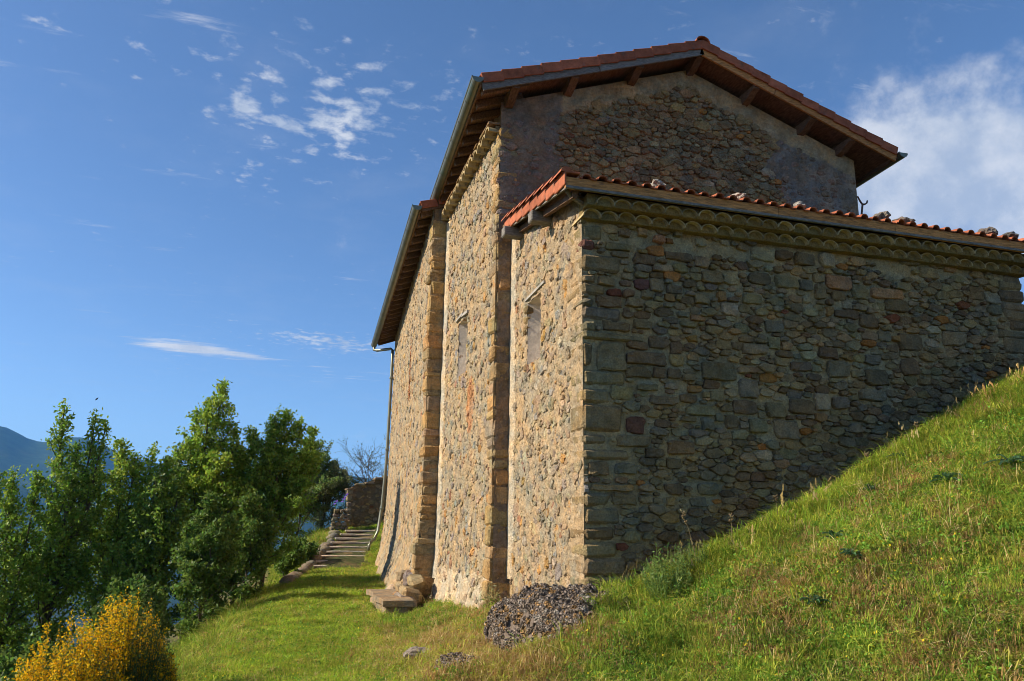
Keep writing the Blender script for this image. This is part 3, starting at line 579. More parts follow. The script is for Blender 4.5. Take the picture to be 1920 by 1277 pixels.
# far end and right side, plain rendered masonry
mb = MB(); mb.add([(3.05, 23.3, -1.3), (NXR + 0.3, 23.3, -1.3), (NXR + 0.3, 23.3, 5.6), (5.7, 23.3, 6.6), (3.05, 23.3, 5.6)], [(0, 1, 2, 3, 4)[::-1]], (0.28, 0.22, 0.14))
mb.add([(NXR, NYF, -1.3), (NXR + 0.3, 23.3, -1.3), (NXR + 0.3, 23.3, 5.6), (NXR, NYF, 5.6)], [(0, 1, 2, 3)[::-1]], (0.28, 0.22, 0.14)); mb.build('rear_walls', M['mortar'], chapel)
bed('annex_end_wall', ((AXR, AYF, 0), (0, 1), (1, 0)), AYB - AYF, -0.5, lambda u: roof_a(AYF + u), (0.28, 0.24, 0.16), M['mortar'], chapel, du=0.12, dv=0.12)
MB().add([(NXL, 12.949, -1.2), (NXL, 12.949, 5.6), (A2.x, 12.96, 5.6), (A2.x, 12.96, -1.2)], [(0, 1, 2, 3)], (0.25, 0.185, 0.11)).build('return_wall', M['mortar'], chapel)
MB().add([(NXL, NYF + 0.01, 5.40), (NXL + 0.10, NYF + 0.03, 5.40), (NXL + 0.10, 12.95, 5.40), (NXL, 12.95, 5.40), (NXL + 0.10, NYF + 0.03, 5.98), (NXL + 0.10, 12.95, 5.98)], [(3, 2, 1, 0), (1, 2, 5, 4)[::-1]], (0.30, 0.27, 0.22)).build('wall_head', M['plaster'], chapel)

# ------------------------------------------------------------------ roofs
def frame_m(o, ex, ey, ez): return Matrix(((ex[0], ey[0], ez[0], o[0]), (ex[1], ey[1], ez[1], o[1]), (ex[2], ey[2], ez[2], o[2]), (0, 0, 0, 1)))
def place(name, me, mat4, parent):
    o = bpy.data.objects.new(name, me); C.objects.link(o); o.parent = parent
    if parent.type == 'EMPTY': o.matrix_parent_inverse = Matrix.Translation(-Vector(parent.location))
    o.matrix_basis = mat4; return o
def arch_mesh(name, r0, r1, ln, th, mat, n=10, a0=0.0, a1=math.pi, flat=1.0):
    """half-round clay tile, axis along +Y, hollow side down"""
    V = []; F = []
    for (y, r) in ((0, r0), (ln, r1)):
        for rr in (r, r - th):
            for i in range(n + 1):
                t = a0 + (a1 - a0) * i / n; V.append((rr * math.cos(t), y, rr * math.sin(t) * flat))
    m = n + 1
    for i in range(n):
        F += [(i, i + 1, 2 * m + i + 1, 2 * m + i), (m + i, 3 * m + i, 3 * m + i + 1, m + i + 1), (i, m + i, m + i + 1, i + 1), (2 * m + i, 2 * m + i + 1, 3 * m + i + 1, 3 * m + i)]
    F += [(0, 2 * m, 3 * m, m), (n, m + n, 3 * m + n, 2 * m + n)]
    return MB().add(V, F).mesh(name, mat, smooth=False)
roof = MB(); SL = 0.36
def slab(mb, e0, e1, r0, r1, off, t=(0.4, 0.13, 0.07)): mb.add([(p[0], p[1], p[2] + off) for p in (e0, e1, r1, r0)], [(0, 1, 2, 3)], t)
E0, E1, R0, R1 = (2.14, 9.09, 5.87), (2.335, 13.10, 5.87), (5.53, 9.09, 7.10), (5.73, 13.10, 7.10)
G0, G1 = (8.93, 9.09, 5.865), (9.13, 13.10, 5.865)
E2, E3, R2, R3 = (2.00, 12.93, 5.60), (2.53, 23.95, 5.60), (5.60, 12.93, 6.90), (6.1, 23.95, 6.90)
G2, G3 = (9.2, 12.93, 5.60), (9.7, 23.95, 5.6)
def tile_field(name, e0, e1, r0, r1, rows, parent, per=0.22):
    e0, e1, r0, r1 = (np.array(p, float) for p in (e0, e1, r0, r1)); w = np.linalg.norm(e1 - e0); nc = int(w / per * 6); V = []
    for k in range(rows):
        for s, dz in ((k / rows, 0.045), ((k + 1.12) / rows, 0.012)):
            s = min(s, 1); a = e0 + (r0 - e0) * s; b = e1 + (r1 - e1) * s
            for i in range(nc + 1):
                p = a + (b - a) * i / nc; ph = i % 6; V.append((p[0], p[1], p[2] + dz + (0.035 if ph in (1, 2) else 0.018 if ph in (0, 3) else 0) - 0.03))
    m = nc + 1; q = []
    for k in range(rows):
        o = 2 * k * m
        for i in range(nc): q.append((o + i, o + i + 1, o + m + i + 1, o + m + i))
    return np_mesh(name, np.array(V), np.array(q), M['tile'], parent=parent, kind='stuff')
nave_roof = MB()
for a in ((E0, E1, R0, R1), (G0, G1, R0, R1), (E2, E3, R2, R3), (G2, G3, R2, R3)): slab(nave_roof, *a, -0.075)
nave_roof = nave_roof.build('nave_roof', M['brown_wood'], chapel)        # the boarded soffit the tiles lie on
for a, r in (((E0, E1, R0, R1), 12), ((G0, G1, R0, R1), 12), ((E2, E3, R2, R3), 12), ((G2, G3, R2, R3), 12)): tile_field('tile_field', *a, r, nave_roof)
# verge tiles: top plate and a lip that hangs over the edge
mb = MB(); V, F = rbox((0, 0.0, 0.0), (0.315, 0.30, 0.024), 0.006); mb.add(V, F); V, F = rbox((0, -0.006, -0.115), (0.308, 0.016, 0.026), 0.006); mb.add(V, F)
verge_me = mb.mesh('verge_tile', M['tile'])
def verge_row(e, r, n, parent, inward, tilt=0.075, me=None):
    e, r = Vector(e), Vector(r); d = (r - e) / n; ex = d.normalized(); ey = Vector(inward); ez = ex.cross(ey).normalized()
    if ez.z < 0: ez = -ez
    for k in range(n):
        ang = -tilt + random.uniform(-0.008, 0.008); ax = ex * math.cos(ang) + ez * math.sin(ang); az = ez * math.cos(ang) - ex * math.sin(ang)
        o = e + d * k + ez * (0.020 + random.uniform(-0.003, 0.003)) + ey * random.uniform(-0.008, 0.006)
        place('verge_tile', me or verge_me, frame_m(o, ax, ey, az), parent)
verge_row((2.16, 9.055, 5.885), (5.53, 9.055, 7.105), 12, nave_roof, (0, 1, 0)); verge_row((8.92, 9.055, 5.875), (5.53, 9.055, 7.105), 12, nave_roof, (0, 1, 0))
cap_me = arch_mesh('ridge_tile', 0.115, 0.10, 0.42, 0.016, M['tile'], 10, flat=0.85)
for k in range(11): place('ridge_tile', cap_me, Matrix.Translation((5.53 + k * 0.018, 9.03 + k * 0.37, 7.085 + (k % 2) * 0.004)), nave_roof)
# barge boards and purlin ends under the gable overhang
def board(p, q, w, h, mat, name, parent): V, F = beam(p, q, w, h); return MB().add(V, F).build(name, mat, parent)
def lerp3(a, b, t): return tuple(a[i] + (b[i] - a[i]) * t for i in range(3))
bl, br_, bt = (2.16, 9.095, 5.80), (8.91, 9.095, 5.79), (5.53, 9.095, 7.015)
for a, b, m in ((lerp3(bl, bt, 0.0), lerp3(bl, bt, 0.50), 'grey_wood'), (lerp3(bl, bt, 0.503), bt, 'grey_wood'), (lerp3(br_, bt, 0.0), lerp3(br_, bt, 0.63), 'pale_wood'), (lerp3(br_, bt, 0.633), bt, 'pale_wood')): board(a, b, 0.03, 0.115, M[m], 'barge_board', nave_roof)
for x in (2.66, 3.53, 4.53, 5.53, 6.47, 7.45, 8.14):
    zt = 7.025 - abs(x - ridge_x) * 0.363 - 0.085; w = 0.055; prof = [(9.7, zt), (9.13, zt), (9.125, zt - 0.06), (9.17, zt - 0.07), (9.24, zt - 0.095), (9.33, zt - 0.135), (9.43, zt - 0.155), (9.7, zt - 0.16)]
    V = [(x - w, y, z) for y, z in prof] + [(x + w, y, z) for y, z in prof]; n = len(prof)
    MB().add(V, [tuple(range(n)), tuple(range(n, 2 * n))[::-1]] + [(i, n + i, n + (i + 1) % n, (i + 1) % n) for i in range(n)]).build('purlin_end', M['brown_wood'], nave_roof)
# rafter tails under the long eaves
def rafters(e0, e1, inx, n, h=0.10):
    for k in range(n):
        t = (k + 0.35) / n; p = lerp3(e0, e1, t); board((p[0] + 0.03, p[1], p[2] - 0.08), (p[0] + inx, p[1], p[2] - 0.08 + inx * SL), 0.075, h, M['brown_wood'], 'rafter', nave_roof)
rafters(E0, E1, 0.7, 11); rafters(E2, E3, 0.85, 24)
board((E0[0] + 0.015, E0[1], E0[2] - 0.0), (E1[0] + 0.015, E1[1], E1[2] - 0.0), 0.025, 0.13, M['brown_wood'], 'eave_board', nave_roof)
board((E2[0] + 0.015, E2[1], E2[2]), (E3[0] + 0.015, E3[1], E3[2]), 0.025, 0.13, M['brown_wood'], 'eave_board', nave_roof)
board((G0[0] - 0.015, G0[1], G0[2]), (G1[0] - 0.015, G1[1], G1[2]), 0.025, 0.13, M['brown_wood'], 'eave_board', nave_roof)
V, F = beam((E2[0], 12.95, E2[2] + 0.01), (R2[0], 12.95, R2[2] + 0.01), 0.03, 0.14); MB().add(V, F).build('barge_board', M['brown_wood'], nave_roof)
verge_row((2.02, 12.915, 5.63), (3.9, 12.915, 6.31), 6, nave_roof, (0, 1, 0))

# gutters and downpipe
def gutter(a, b, r, name='gutter', bands=True):
    a, b = Vector(a), Vector(b); d = (b - a); n = 2; N_ = 12; V = []; F = []; s = Vector((d.y, -d.x, 0)).normalized()
    for e in (a, b):
        for rr in (r, r - 0.006):
            for i in range(N_ + 1):
                t = math.pi + math.pi * i / N_; V.append(tuple(e + s * (rr * math.cos(t)) + Vector((0, 0, rr * math.sin(t)))))
    m = N_ + 1
    for i in range(N_): F += [(i, i + 1, 2 * m + i + 1, 2 * m + i), (m + i, 3 * m + i, 3 * m + i + 1, m + i + 1)]
    F += [tuple(range(m)), tuple(range(2 * m, 3 * m))[::-1]]
    g = MB().add(V, F).build(name, M['zinc'], chapel)
    rim = [a + s * -r, b + s * -r]; V, F = tube(rim, 0.012, 6); MB().add(V, F).build('gutter_rim', M['zinc'], g)
    if bands:
        k = int(d.length / 0.55)
        for j in range(1, k):
            p = a + d * (j / k); V = []; F = []
            for dd in (-0.012, 0.012):
                for i in range(N_ + 1):
                    t = math.pi + math.pi * i / N_; V.append(tuple(p + d.normalized() * dd + s * ((r + 0.006) * math.cos(t)) + Vector((0, 0, (r + 0.006) * math.sin(t)))))
            F = [(i, i + 1, m + i + 1, m + i) for i in range(N_)]; MB().add(V, F).build('gutter_joint', M['zinc'], g)
    return g
gutter((2.105, 9.03, 5.845), (2.30, 13.12, 5.82), 0.078); gutter((1.955, 12.88, 5.565), (2.475, 24.0, 5.50), 0.085); gutter((9.0, 9.03, 5.82), (9.18, 13.0, 5.80), 0.075, bands=False)
V, F = tube([(2.47, 23.9, 5.44), (2.475, 23.9, 5.34), (2.56, 23.75, 5.29), (2.92, 23.34, 5.28), (2.965, 23.25, 5.22), (2.965, 23.2, 4.4), (2.945, 23.2, 1.9), (2.885, 23.2, 0.6), (2.80, 23.2, -0.12), (2.72, 23.18, -0.36), (2.60, 23.1, -0.44), (2.56, 23.08, -0.52), (2.55, 23.08, -0.68)], 0.045, 8)
pipe = MB().add(V, F).build('downpipe', M['zinc'], chapel, smooth=True)
for z, x in ((4.35, 2.965), (2.2, 2.95), (0.5, 2.875)):
    V, F = tube([(x, 23.2, z - 0.04), (x, 23.2, z), (x, 23.2, z + 0.04)], [0.05, 0.062, 0.05], 8); MB().add(V, F).build('pipe_collar', M['zinc'], pipe)

# annex: two courses of half-round tiles under the eave, board, then the roof tiles
annex_roof = MB(); ra = lambda y: 3.40 + 0.215 * (y - 6.68)
annex_roof.add([(2.50, 6.72, ra(6.72) - 0.04), (8.60, 6.72, ra(6.72) - 0.04), (8.60, 9.5, ra(9.5) - 0.04), (2.60, 9.5, ra(9.5) - 0.04), (2.50, 6.72, ra(6.72) - 0.07), (8.60, 6.72, ra(6.72) - 0.07), (8.60, 9.5, ra(9.5) - 0.07), (2.60, 9.5, ra(9.5) - 0.07)], [(0, 1, 2, 3), (4, 5, 6, 7)[::-1], (0, 4, 5, 1), (0, 3, 7, 4), (1, 5, 6, 2)])
annex_roof = annex_roof.build('annex_roof', M['brown_wood'], chapel)
eave_me = arch_mesh('cornice_tile', 0.101, 0.088, 0.34, 0.012, M['old_tile'], 10, flat=0.80)
cornice = MB()
for (y0, z0, z1) in ((6.912, 3.085, 3.178), (6.785, 3.178, 3.30)):
    V, F = rbox((2.74, y0, z0), (8.56, 7.02, z1 - 0.003), 0.004); cornice.add(V, F, (0.30, 0.23, 0.10))
cornice = cornice.build('eave_cornice', M['mortar'], chapel)
for row, (lip, z0, off) in enumerate(((6.865, 3.095, 0.0), (6.735, 3.185, 0.095))):
    x = AXL + 0.06 + off
    while x < 8.56:
        place('cornice_tile', eave_me, Matrix.Translation((x, lip + random.uniform(-0.012, 0.012), z0 + random.uniform(-0.005, 0.005))) @ Matrix.Rotation(random.uniform(-0.05, 0.05), 4, 'Z') @ Matrix.Rotation(random.uniform(-0.05, 0.05), 4, 'Y'), cornice); x += 0.190
for (a, b, dz) in ((2.47, 4.9, 0), (4.905, 6.42, 0.004), (6.425, 8.64, -0.003)): board((a, 6.695, 3.392 + dz), (b, 6.695, 3.392 + dz), 0.028, 0.118, M['pale_wood'], 'fascia_board', annex_roof)
board((2.472, 6.685, 3.298), (8.64, 6.685, 3.298), 0.030, 0.026, M['grey_wood'], 'drip_board', annex_roof)
# clay roof tiles with one roll each
def roll_profile(w, r):
    P = [(0, 0.0)]; 
    for i in range(7): t = math.pi - math.pi * i / 6; P.append((0.022 + r + r * math.cos(t), 0.004 + r * 0.85 * math.sin(t)))
    P += [(w * 0.86, 0.0), (w + 0.012, 0.004)]; return P
pr = roll_profile(0.165, 0.047); V = []; n = len(pr)
for y, dz in ((0, 0.0), (0.40, 0.0)):
    for th in (0, -0.013): V += [(x, y, z + th + dz) for x, z in pr]
F = []
for i in range(n - 1): F += [(i, i + 1, 2 * n + i + 1, 2 * n + i), (n + i, 3 * n + i, 3 * n + i + 1, n + i + 1), (i, n + i, n + i + 1, i + 1)]
F += [(0, 2 * n, 3 * n, n), (n - 1, 2 * n - 1, 4 * n - 1, 3 * n - 1)]
roll_me = MB().add(V, F).mesh('roof_tile', M['tile'])
ang = math.atan(0.215)
for c in range(36):
    for r in range(8):
        y = 6.655 + r * 0.345; x = 2.62 + c * 0.165
        place('roof_tile', roll_me, Matrix.Translation((x + random.uniform(-0.004, 0.004), y + random.uniform(-0.012, 0.012), ra(y) + 0.004 + random.uniform(-0.003, 0.003))) @ Matrix.Rotation(ang - 0.045, 4, 'X') @ Matrix.Rotation(random.uniform(-0.02, 0.02), 4, 'Z'), annex_roof)
mb = MB(); V, F = rbox((0.0, -0.005, -0.125), (0.322, 0.016, 0.03), 0.006); mb.add(V, F); V, F = rbox((0, 0.0, 0.0), (0.375, 0.16, 0.02), 0.005); mb.add(V, F)
V = []; 
for x in (0, 0.375):
    for i in range(9): t = math.pi * i / 8; V.append((x, 0.012 - 0.056 * math.cos(t), 0.008 + 0.056 * math.sin(t)))
mb.add(V, [(i, i + 1, 9 + i + 1, 9 + i) for i in range(8)] + [tuple(range(9))])
verge_a = mb.mesh('verge_tile', M['tile'])
verge_row((2.465, 6.665, 3.405), (2.60, 9.36, 3.985), 8, annex_roof, (1, 0, 0), 0.125, verge_a)
board((2.485, 6.68, 3.315), (2.62, 9.36, 3.895), 0.022, 0.05, M['grey_wood'], 'verge_board', annex_roof)
board((2.60, 6.75, 3.285), (2.74, 9.4, 3.86), 0.05, 0.07, M['brown_wood'], 'verge_rafter', annex_roof)
for y in (7.95, 9.1): V, F = rbox((2.50, y - 0.07, ra(y) - 0.27), (2.86, y + 0.07, ra(y) - 0.14), 0.012); MB().add(V, F).build('purlin_end', M['grey_wood'], annex_roof)
V, F = tube([(2.52, 6.80, 3.30), (2.60, 6.84, 3.255), (2.72, 6.90, 3.235), (2.86, 6.93, 3.245)], [0.02, 0.026, 0.026, 0.018], 7); MB().add(V, F).build('bent_stick', M['grey_wood'], annex_roof)
# tile cornice of the nave side wall
ncor = MB(); V, F = rbox((NXL - 0.06, NYF + 0.03, 5.385), (NXL + 0.12, 12.94, 5.455), 0.004); ncor.add(V, F, (0.27, 0.20, 0.11)); ncor = ncor.build('side_cornice', M['mortar'], chapel)
cor_me = arch_mesh('cornice_tile', 0.125, 0.105, 0.30, 0.03, M['old_tile'], 8, flat=0.85)
for k in range(14): place('cornice_tile', cor_me, Matrix.Translation((NXL - 0.165 + random.uniform(-0.015, 0.015), NYF + 0.13 + k * 0.245, 5.355 + random.uniform(-0.006, 0.006))) @ Matrix.Rotation(-math.pi / 2 + random.uniform(-0.06, 0.06), 4, 'Z'), ncor)
for k in range(20): V, F = rbox((NXL - 0.15 - random.uniform(0, 0.03), NYF + 0.02 + k * 0.171, 5.468), (NXL + 0.1, NYF + 0.02 + k * 0.171 + 0.162, 5.50), 0.005, 0.004); MB().add(V, F, jit((0.30, 0.21, 0.11))).build('brick', M['stone'], ncor)

# ------------------------------------------------------------------ loose stones on the annex roof, iron hook
def boulder(c, s, seed, n=2, rough=0.22, tint=(0.25, 0.23, 0.19)):
    import bmesh
    bm = bmesh.new(); bmesh.ops.create_icosphere(bm, subdivisions=n, radius=1); V = []
    for v in bm.verts:
        p = v.co; k = 1 + rough * fbm(p.x * 1.3 + seed, p.y * 1.3, p.z * 1.3 + seed, 3); V.append((c[0] + p.x * k * s[0], c[1] + p.y * k * s[1], c[2] + p.z * k * s[2]))
    F = [tuple(v.index for v in f.verts) for f in bm.faces]; bm.free(); return MB().add(V, F, tint)
for i, (x, y, sx_, sz_, lab, tn) in enumerate([
        (3.57, 6.86, 0.10, 0.070, 'small pale stone on annex roof, nearest the sunlit corner', (0.36, 0.32, 0.26)), (4.52, 6.84, 0.08, 0.060, 'small pale stone on annex roof below the gable centre', (0.40, 0.33, 0.27)),
        (5.30, 6.86, 0.10, 0.055, 'low pale stone on annex roof left of the iron hook', (0.36, 0.33, 0.28)), (6.40, 6.85, 0.11, 0.085, 'rounded grey stone on annex roof just right of the iron hook', (0.22, 0.18, 0.14)),
        (6.72, 6.86, 0.15, 0.065, 'long flat grey stone on annex roof, second right of the iron hook', (0.22, 0.17, 0.13)), (7.95, 6.85, 0.12, 0.085, 'knobbly dark stone near the right end of annex roof', (0.17, 0.14, 0.115)),
        (8.28, 6.86, 0.14, 0.070, 'dark stone at the very right edge of annex roof', (0.15, 0.13, 0.11))]):
    o = boulder((x, y, ra(y) + 0.045 + sz_ * 0.55), (sx_ * 0.75, 0.09, sz_ * 0.8), i * 3.7, 3, 0.6, tn).build('roof_stone', M['rock'], None, smooth=False); tag(o, lab, 'stone', 'loose stones on the annex roof')
hook = MB(); V, F = tube([(8.15, 9.1, 3.8), (8.14, 9.1, 4.68), (8.18, 9.1, 4.87)], 0.016, 6); hook.add(V, F)
V, F = tube([(8.18, 9.1, 4.86), (8.135, 9.1, 4.92), (8.10, 9.1, 4.99)], [0.015, 0.014, 0.011], 6); hook.add(V, F)
V, F = tube([(8.18, 9.1, 4.865), (8.225, 9.1, 4.875), (8.26, 9.1, 4.90), (8.275, 9.1, 4.94)], [0.015, 0.014, 0.013, 0.011], 6); hook.add(V, F)
tag(hook.build('iron_hook', M['iron']), 'rusty forked iron rod standing on the annex roof beside the gable corner', 'iron rod')

# ------------------------------------------------------------------ bench, steps, ruined wall, outcrops
bench = thing('stone_bench', 'low stone bench with worn slab against the side wall', 'bench', (1.8, 12.9, -1.3))
V = []; n = 10
for j in range(n + 1):
    for i in range(6):
        u, w = j / n, i / 5; x = 1.56 + 0.03 * math.sin(j) + w * 0.44; y = 11.85 + u * 2.15; V.append((x, y + 0.02 * noise.noise(Vector((x * 9, y, 0))), -1.05 + 0.018 * noise.noise(Vector((x * 7, y * 7, 3)))))
top = [(j * 6 + i, j * 6 + i + 1, (j + 1) * 6 + i + 1, (j + 1) * 6 + i) for j in range(n) for i in range(5)]; nv = len(V); V2 = V + [(x, y, z - 0.085) for x, y, z in V]
rim = [i for i in range(6)] + [j * 6 + 5 for j in range(1, n + 1)] + [n * 6 + i for i in range(4, -1, -1)] + [j * 6 for j in range(n - 1, 0, -1)]
F = top + [tuple(i + nv for i in f)[::-1] for f in top] + [(rim[k], rim[(k + 1) % len(rim)], rim[(k + 1) % len(rim)] + nv, rim[k] + nv) for k in range(len(rim))]
MB().add(V2, F, (0.32, 0.255, 0.175)).build('slab', M['stone'], bench)
for k in range(6):
    y = 11.92 + k * 0.35; V, F = rbox((1.60, y, -1.42), (1.98, y + 0.335, -1.135), 0.03, 0.02); MB().add(V, F, jit((0.36, 0.29, 0.20))).build('stone', M['stone'], bench)
mound = thing('masonry_stub', 'broken masonry stub between the bench and the second corner strip', 'masonry', (2.15, 13.0, -1.2))
for i in range(26):
    y = 12.5 + 1.9 * (i / 26) + random.uniform(-0.1, 0.1); z = random.uniform(-1.3, -0.72 - 0.15 * abs(i - 8) / 8); x = 2.22 - (z + 0.72) * -0.42 * 1.0 + random.uniform(-0.05, 0.05) + max(0, y - 13.4) * 0.02; a_, b_, c_ = random.uniform(0.09, 0.17), random.uniform(0.12, 0.22), random.uniform(0.07, 0.13)
    V, F = rbox((x - a_, y - b_, z - c_), (x + a_, y + b_, z + c_), 0.05, 0.035); MB().add(V, F, pick(PAL_SIDE)).build('stone', M['stone'], mound)

steps = thing('stone_steps', 'flight of worn stone steps climbing past the far end of the chapel', 'steps', (1.8, 23.5, -1.1))
for k in range(10):
    y = 21.9 + k * 0.44; z = -1.17 + k * 0.115; xl = float(np.interp(y, [21.9, 23.5, 25, 26.2], [0.92, 1.25, 1.75, 2.25])) ; xr = 2.22 + 0.10 * k; V = []; n = 12
    for yy, zz_ in ((0, -0.052), (0, 0), (0.09, 0.004), (0.5, 0.0)):
        for i in range(n + 1):
            x = xl + (xr - xl) * i / n; e = 0.025 * noise.noise(Vector((x * 2.3, k * 1.7, 0))); V.append((x, y + yy + e, z + zz_ + 0.018 * noise.noise(Vector((x * 3, k * 2.1 + yy, 4))) - (0.012 if yy == 0 and zz_ == 0 else 0)))
    m = n + 1; F = [(r * m + i, r * m + i + 1, (r + 1) * m + i + 1, (r + 1) * m + i) for r in range(3) for i in range(n)]
    F += [(0, m, 2 * m, 3 * m), (n, 3 * m + n, 2 * m + n, m + n)]
    MB().add(V, F, jit((0.50, 0.43, 0.35), 0.08)).build('step', M['stone'], steps)
    V = []; 
    for zz_ in (-0.10, -0.03):
        for i in range(n + 1): x = xl + 0.03 + (xr - xl - 0.06) * i / n; V.append((x, y + 0.045, z + (-0.045 if zz_ > -0.05 else -0.15)))
    MB().add(V, [(i, i + 1, n + 2 + i, n + 1 + i) for i in range(n)], jit((0.20, 0.145, 0.115), 0.1)).build('riser', M['stone'], steps)  # reddish stone, tinted darker: shade below the tread edge is in the colour
edge = []
for k in range(17):
    t = k / 16; y = 18.6 + t * 7.4; x = float(path_left(y)) + 0.0 - 0.02
    o = boulder((x, y, gz(x, y) + 0.05), (random.uniform(0.14, 0.24), random.uniform(0.2, 0.32), random.uniform(0.10, 0.16)), k * 2.3, 2, 0.3, jit((0.22, 0.195, 0.145)))
    edge.append(o)
kerb = thing('edging_stones', 'row of rough edging stones along the outer side of the steps', 'edging', (1.2, 22, -1.2))
for o in edge: o.build('stone', M['stone'], kerb, smooth=True)

ruin = thing('ruined_wall', 'shaded ruined stone wall with sloping top beyond the steps', 'wall', (3.4, 27.0, 0.0))
FR_R = ((2.25, 27.0, 0), (1, 0), (0, -1)); rt = lambda u: 1.24 + 0.36 * u + 0.03 * math.sin(u * 9)
bed('wall_face', FR_R, 3.2, -0.4, rt, (0.21, 0.165, 0.105), M['mortar'], ruin, du=0.1, dv=0.1, amp=0.03)
V = [(2.25, 27.0, -0.4), (2.25, 27.0, rt(0)), (2.25, 27.6, rt(0)), (2.25, 27.6, -0.4), (5.45, 27.0, rt(3.2)), (5.45, 27.6, rt(3.2))]
MB().add(V, [(0, 1, 2, 3), (1, 4, 5, 2)], (0.29, 0.24, 0.165)).build('wall_core', M['mortar'], ruin)
mb = MB()
for p in rubble(3.2, -0.3, 2.4, np.concatenate([rng.uniform(0.09, 0.14, 90), rng.uniform(0.05, 0.09, 260)]), 21, (), 1.6, lambda u, v: v < rt(u) - 0.08):
    V, F = stone_geo(p, random.uniform(-0.01, 0.03), FR_R, gap=0.01, wob=0.015, face=0.75); mb.add(V, F, pick(PAL_FRONT))
mb.build('small_stones', M['stone'], ruin, kind='stuff')
for k in range(11):
    x = 2.15 + k * 0.3; z = rt(x - 2.25); V, F = rbox((x, 26.93, z - 0.02), (x + 0.29, 27.65, z + 0.05), 0.02, 0.02); MB().add(V, F, jit((0.29, 0.235, 0.16))).build('coping_stone', M['stone'], ruin)
for k in range(7):
    V, F = rbox((2.17, 26.96, -0.2 + k * 0.2), (2.36, 27.5, -0.02 + k * 0.2), 0.03, 0.02); MB().add(V, F, jit((0.30, 0.245, 0.165))).build('stone', M['stone'], ruin)
dry = thing('dry_stone_wall', 'low dry stone wall with purple irises above, left of the ruined wall', 'wall', (2.0, 26.6, -0.2))
for r in range(7):
    x = 1.62 + r * 0.02
    while x < 2.14:
        w = random.uniform(0.10, 0.2); V, F = rbox((x, 26.3 + random.uniform(-0.04, 0.04), -0.42 + r * 0.135), (min(x + w, 2.2), 26.7, -0.42 + r * 0.135 + 0.125), 0.03, 0.02); x += w + 0.01
        MB().add(V, F, jit((0.25, 0.21, 0.15), 0.2)).build('stone', M['stone'], dry)
for i, (x, z, lab) in enumerate(((2.10, 0.95, 'purple iris in bloom against the ruined wall, highest of three'), (2.02, 0.80, 'purple iris in bloom above the dry stone wall, middle of three'), (1.78, 0.72, 'purple iris in bloom at the left end of the dry stone wall'))):
    ir = thing('iris_flower', lab, 'flower', (x, 26.5, 0.45), 'irises by the ruined wall'); V, F = tube([(x, 26.5, 0.3), (x, 26.5, z)], 0.012, 5); MB().add(V, F, (0.10, 0.18, 0.06)).build('stem', M['leaf'], ir)
    mb = MB()
    for k in range(6):
        a = k * 1.05; up_ = 0.09 if k % 2 else -0.06; c, s = math.cos(a), math.sin(a); mb.add([(x, 26.5, z), (x + c * 0.06 - s * 0.045, 26.5 + s * 0.06 + c * 0.045, z + up_ * 0.6), (x + c * 0.11, 26.5 + s * 0.11, z + up_), (x + c * 0.06 + s * 0.045, 26.5 + s * 0.06 - c * 0.045, z + up_ * 0.6)], [(0, 1, 2, 3)], (0.22, 0.12, 0.55))
    mb.build('petals', M['petal'], ir)

def outcrop(name, label, cx, cy, rx, ry, hz, zb, seed, npeb, tints, topflat=0.55):
    global surf_main
    t = thing(name, label, 'rock', (cx, cy, zb)); n = 34; V = []; tt = []
    hgt = {}
    def surf(u, v):
        x, y = cx + u * rx, cy + v * ry; r = math.hypot(u, v) * (1 + 0.25 * fbm(u * 1.5 + seed, v * 1.5, 1))
        k = max(0, 1 - r ** 3.2) ** topflat
        return x, y, zb + hz * k + (0.07 * fbm(x * 4, y * 4, seed, 3) + 0.05 * fbm(x * 11, y * 11, seed, 2)) * min(1, k * 4)
    if seed == 4: surf_main = lambda x, y: surf((x - cx) / rx, (y - cy) / ry)[2]
    for j in range(n + 1):
        for i in range(n + 1): V.append(surf(i / n * 2.2 - 1.1, j / n * 2.2 - 1.1))
    MB().add(V, [(j * (n + 1) + i, j * (n + 1) + i + 1, (j + 1) * (n + 1) + i + 1, (j + 1) * (n + 1) + i) for j in range(n) for i in range(n)], (0.19, 0.145, 0.108)).build('rock_body', M['rock'], t, smooth=True)
    mb = MB(); r_ = random.Random(seed)
    for _ in range(npeb):
        u, v = r_.uniform(-1.1, 1.1), r_.uniform(-1.1, 1.1); p = surf(u, v)
        if p[2] < zb + 0.04: continue
        s = r_.uniform(0.012, 0.024) * (1.5 if r_.random() < 0.06 else 1); V, F = rbox((-s * r_.uniform(0.7, 1.3), -s * r_.uniform(.7, 1.2), -s * r_.uniform(0.6, 1)), (s, s, s * 0.9), s * 0.9, s * 0.12)
        R = Matrix.Rotation(r_.uniform(0, 6), 3, 'Z') @ Matrix.Rotation(r_.uniform(-1.5, 1.5), 3, 'X')
        c = r_.choice(tints); k = r_.uniform(0.7, 1.35); mb.add([tuple(R @ Vector(w) + Vector(p) + Vector((0, 0, -s * 0.25))) for w in V], F, tuple(k * z for z in c))
    mb.build('pebbles', M['rock'], t, smooth=True, kind='stuff'); return t
CT = [(0.25, 0.195, 0.145), (0.31, 0.24, 0.175), (0.18, 0.14, 0.105), (0.27, 0.21, 0.165), (0.28, 0.22, 0.17), (0.42, 0.25, 0.105), (0.36, 0.31, 0.25)]
outcrop('conglomerate_rock', 'large lump of pebbly conglomerate rock under the near chapel corner', 2.46, 6.68, 0.56, 0.98, 0.62, -1.16, 4, 9500, CT, 0.36)
outcrop('conglomerate_rock', 'small pebbly rock poking out of the grass before the chapel', 1.44, 6.35, 0.22, 0.30, 0.19, -1.20, 9, 800, CT)
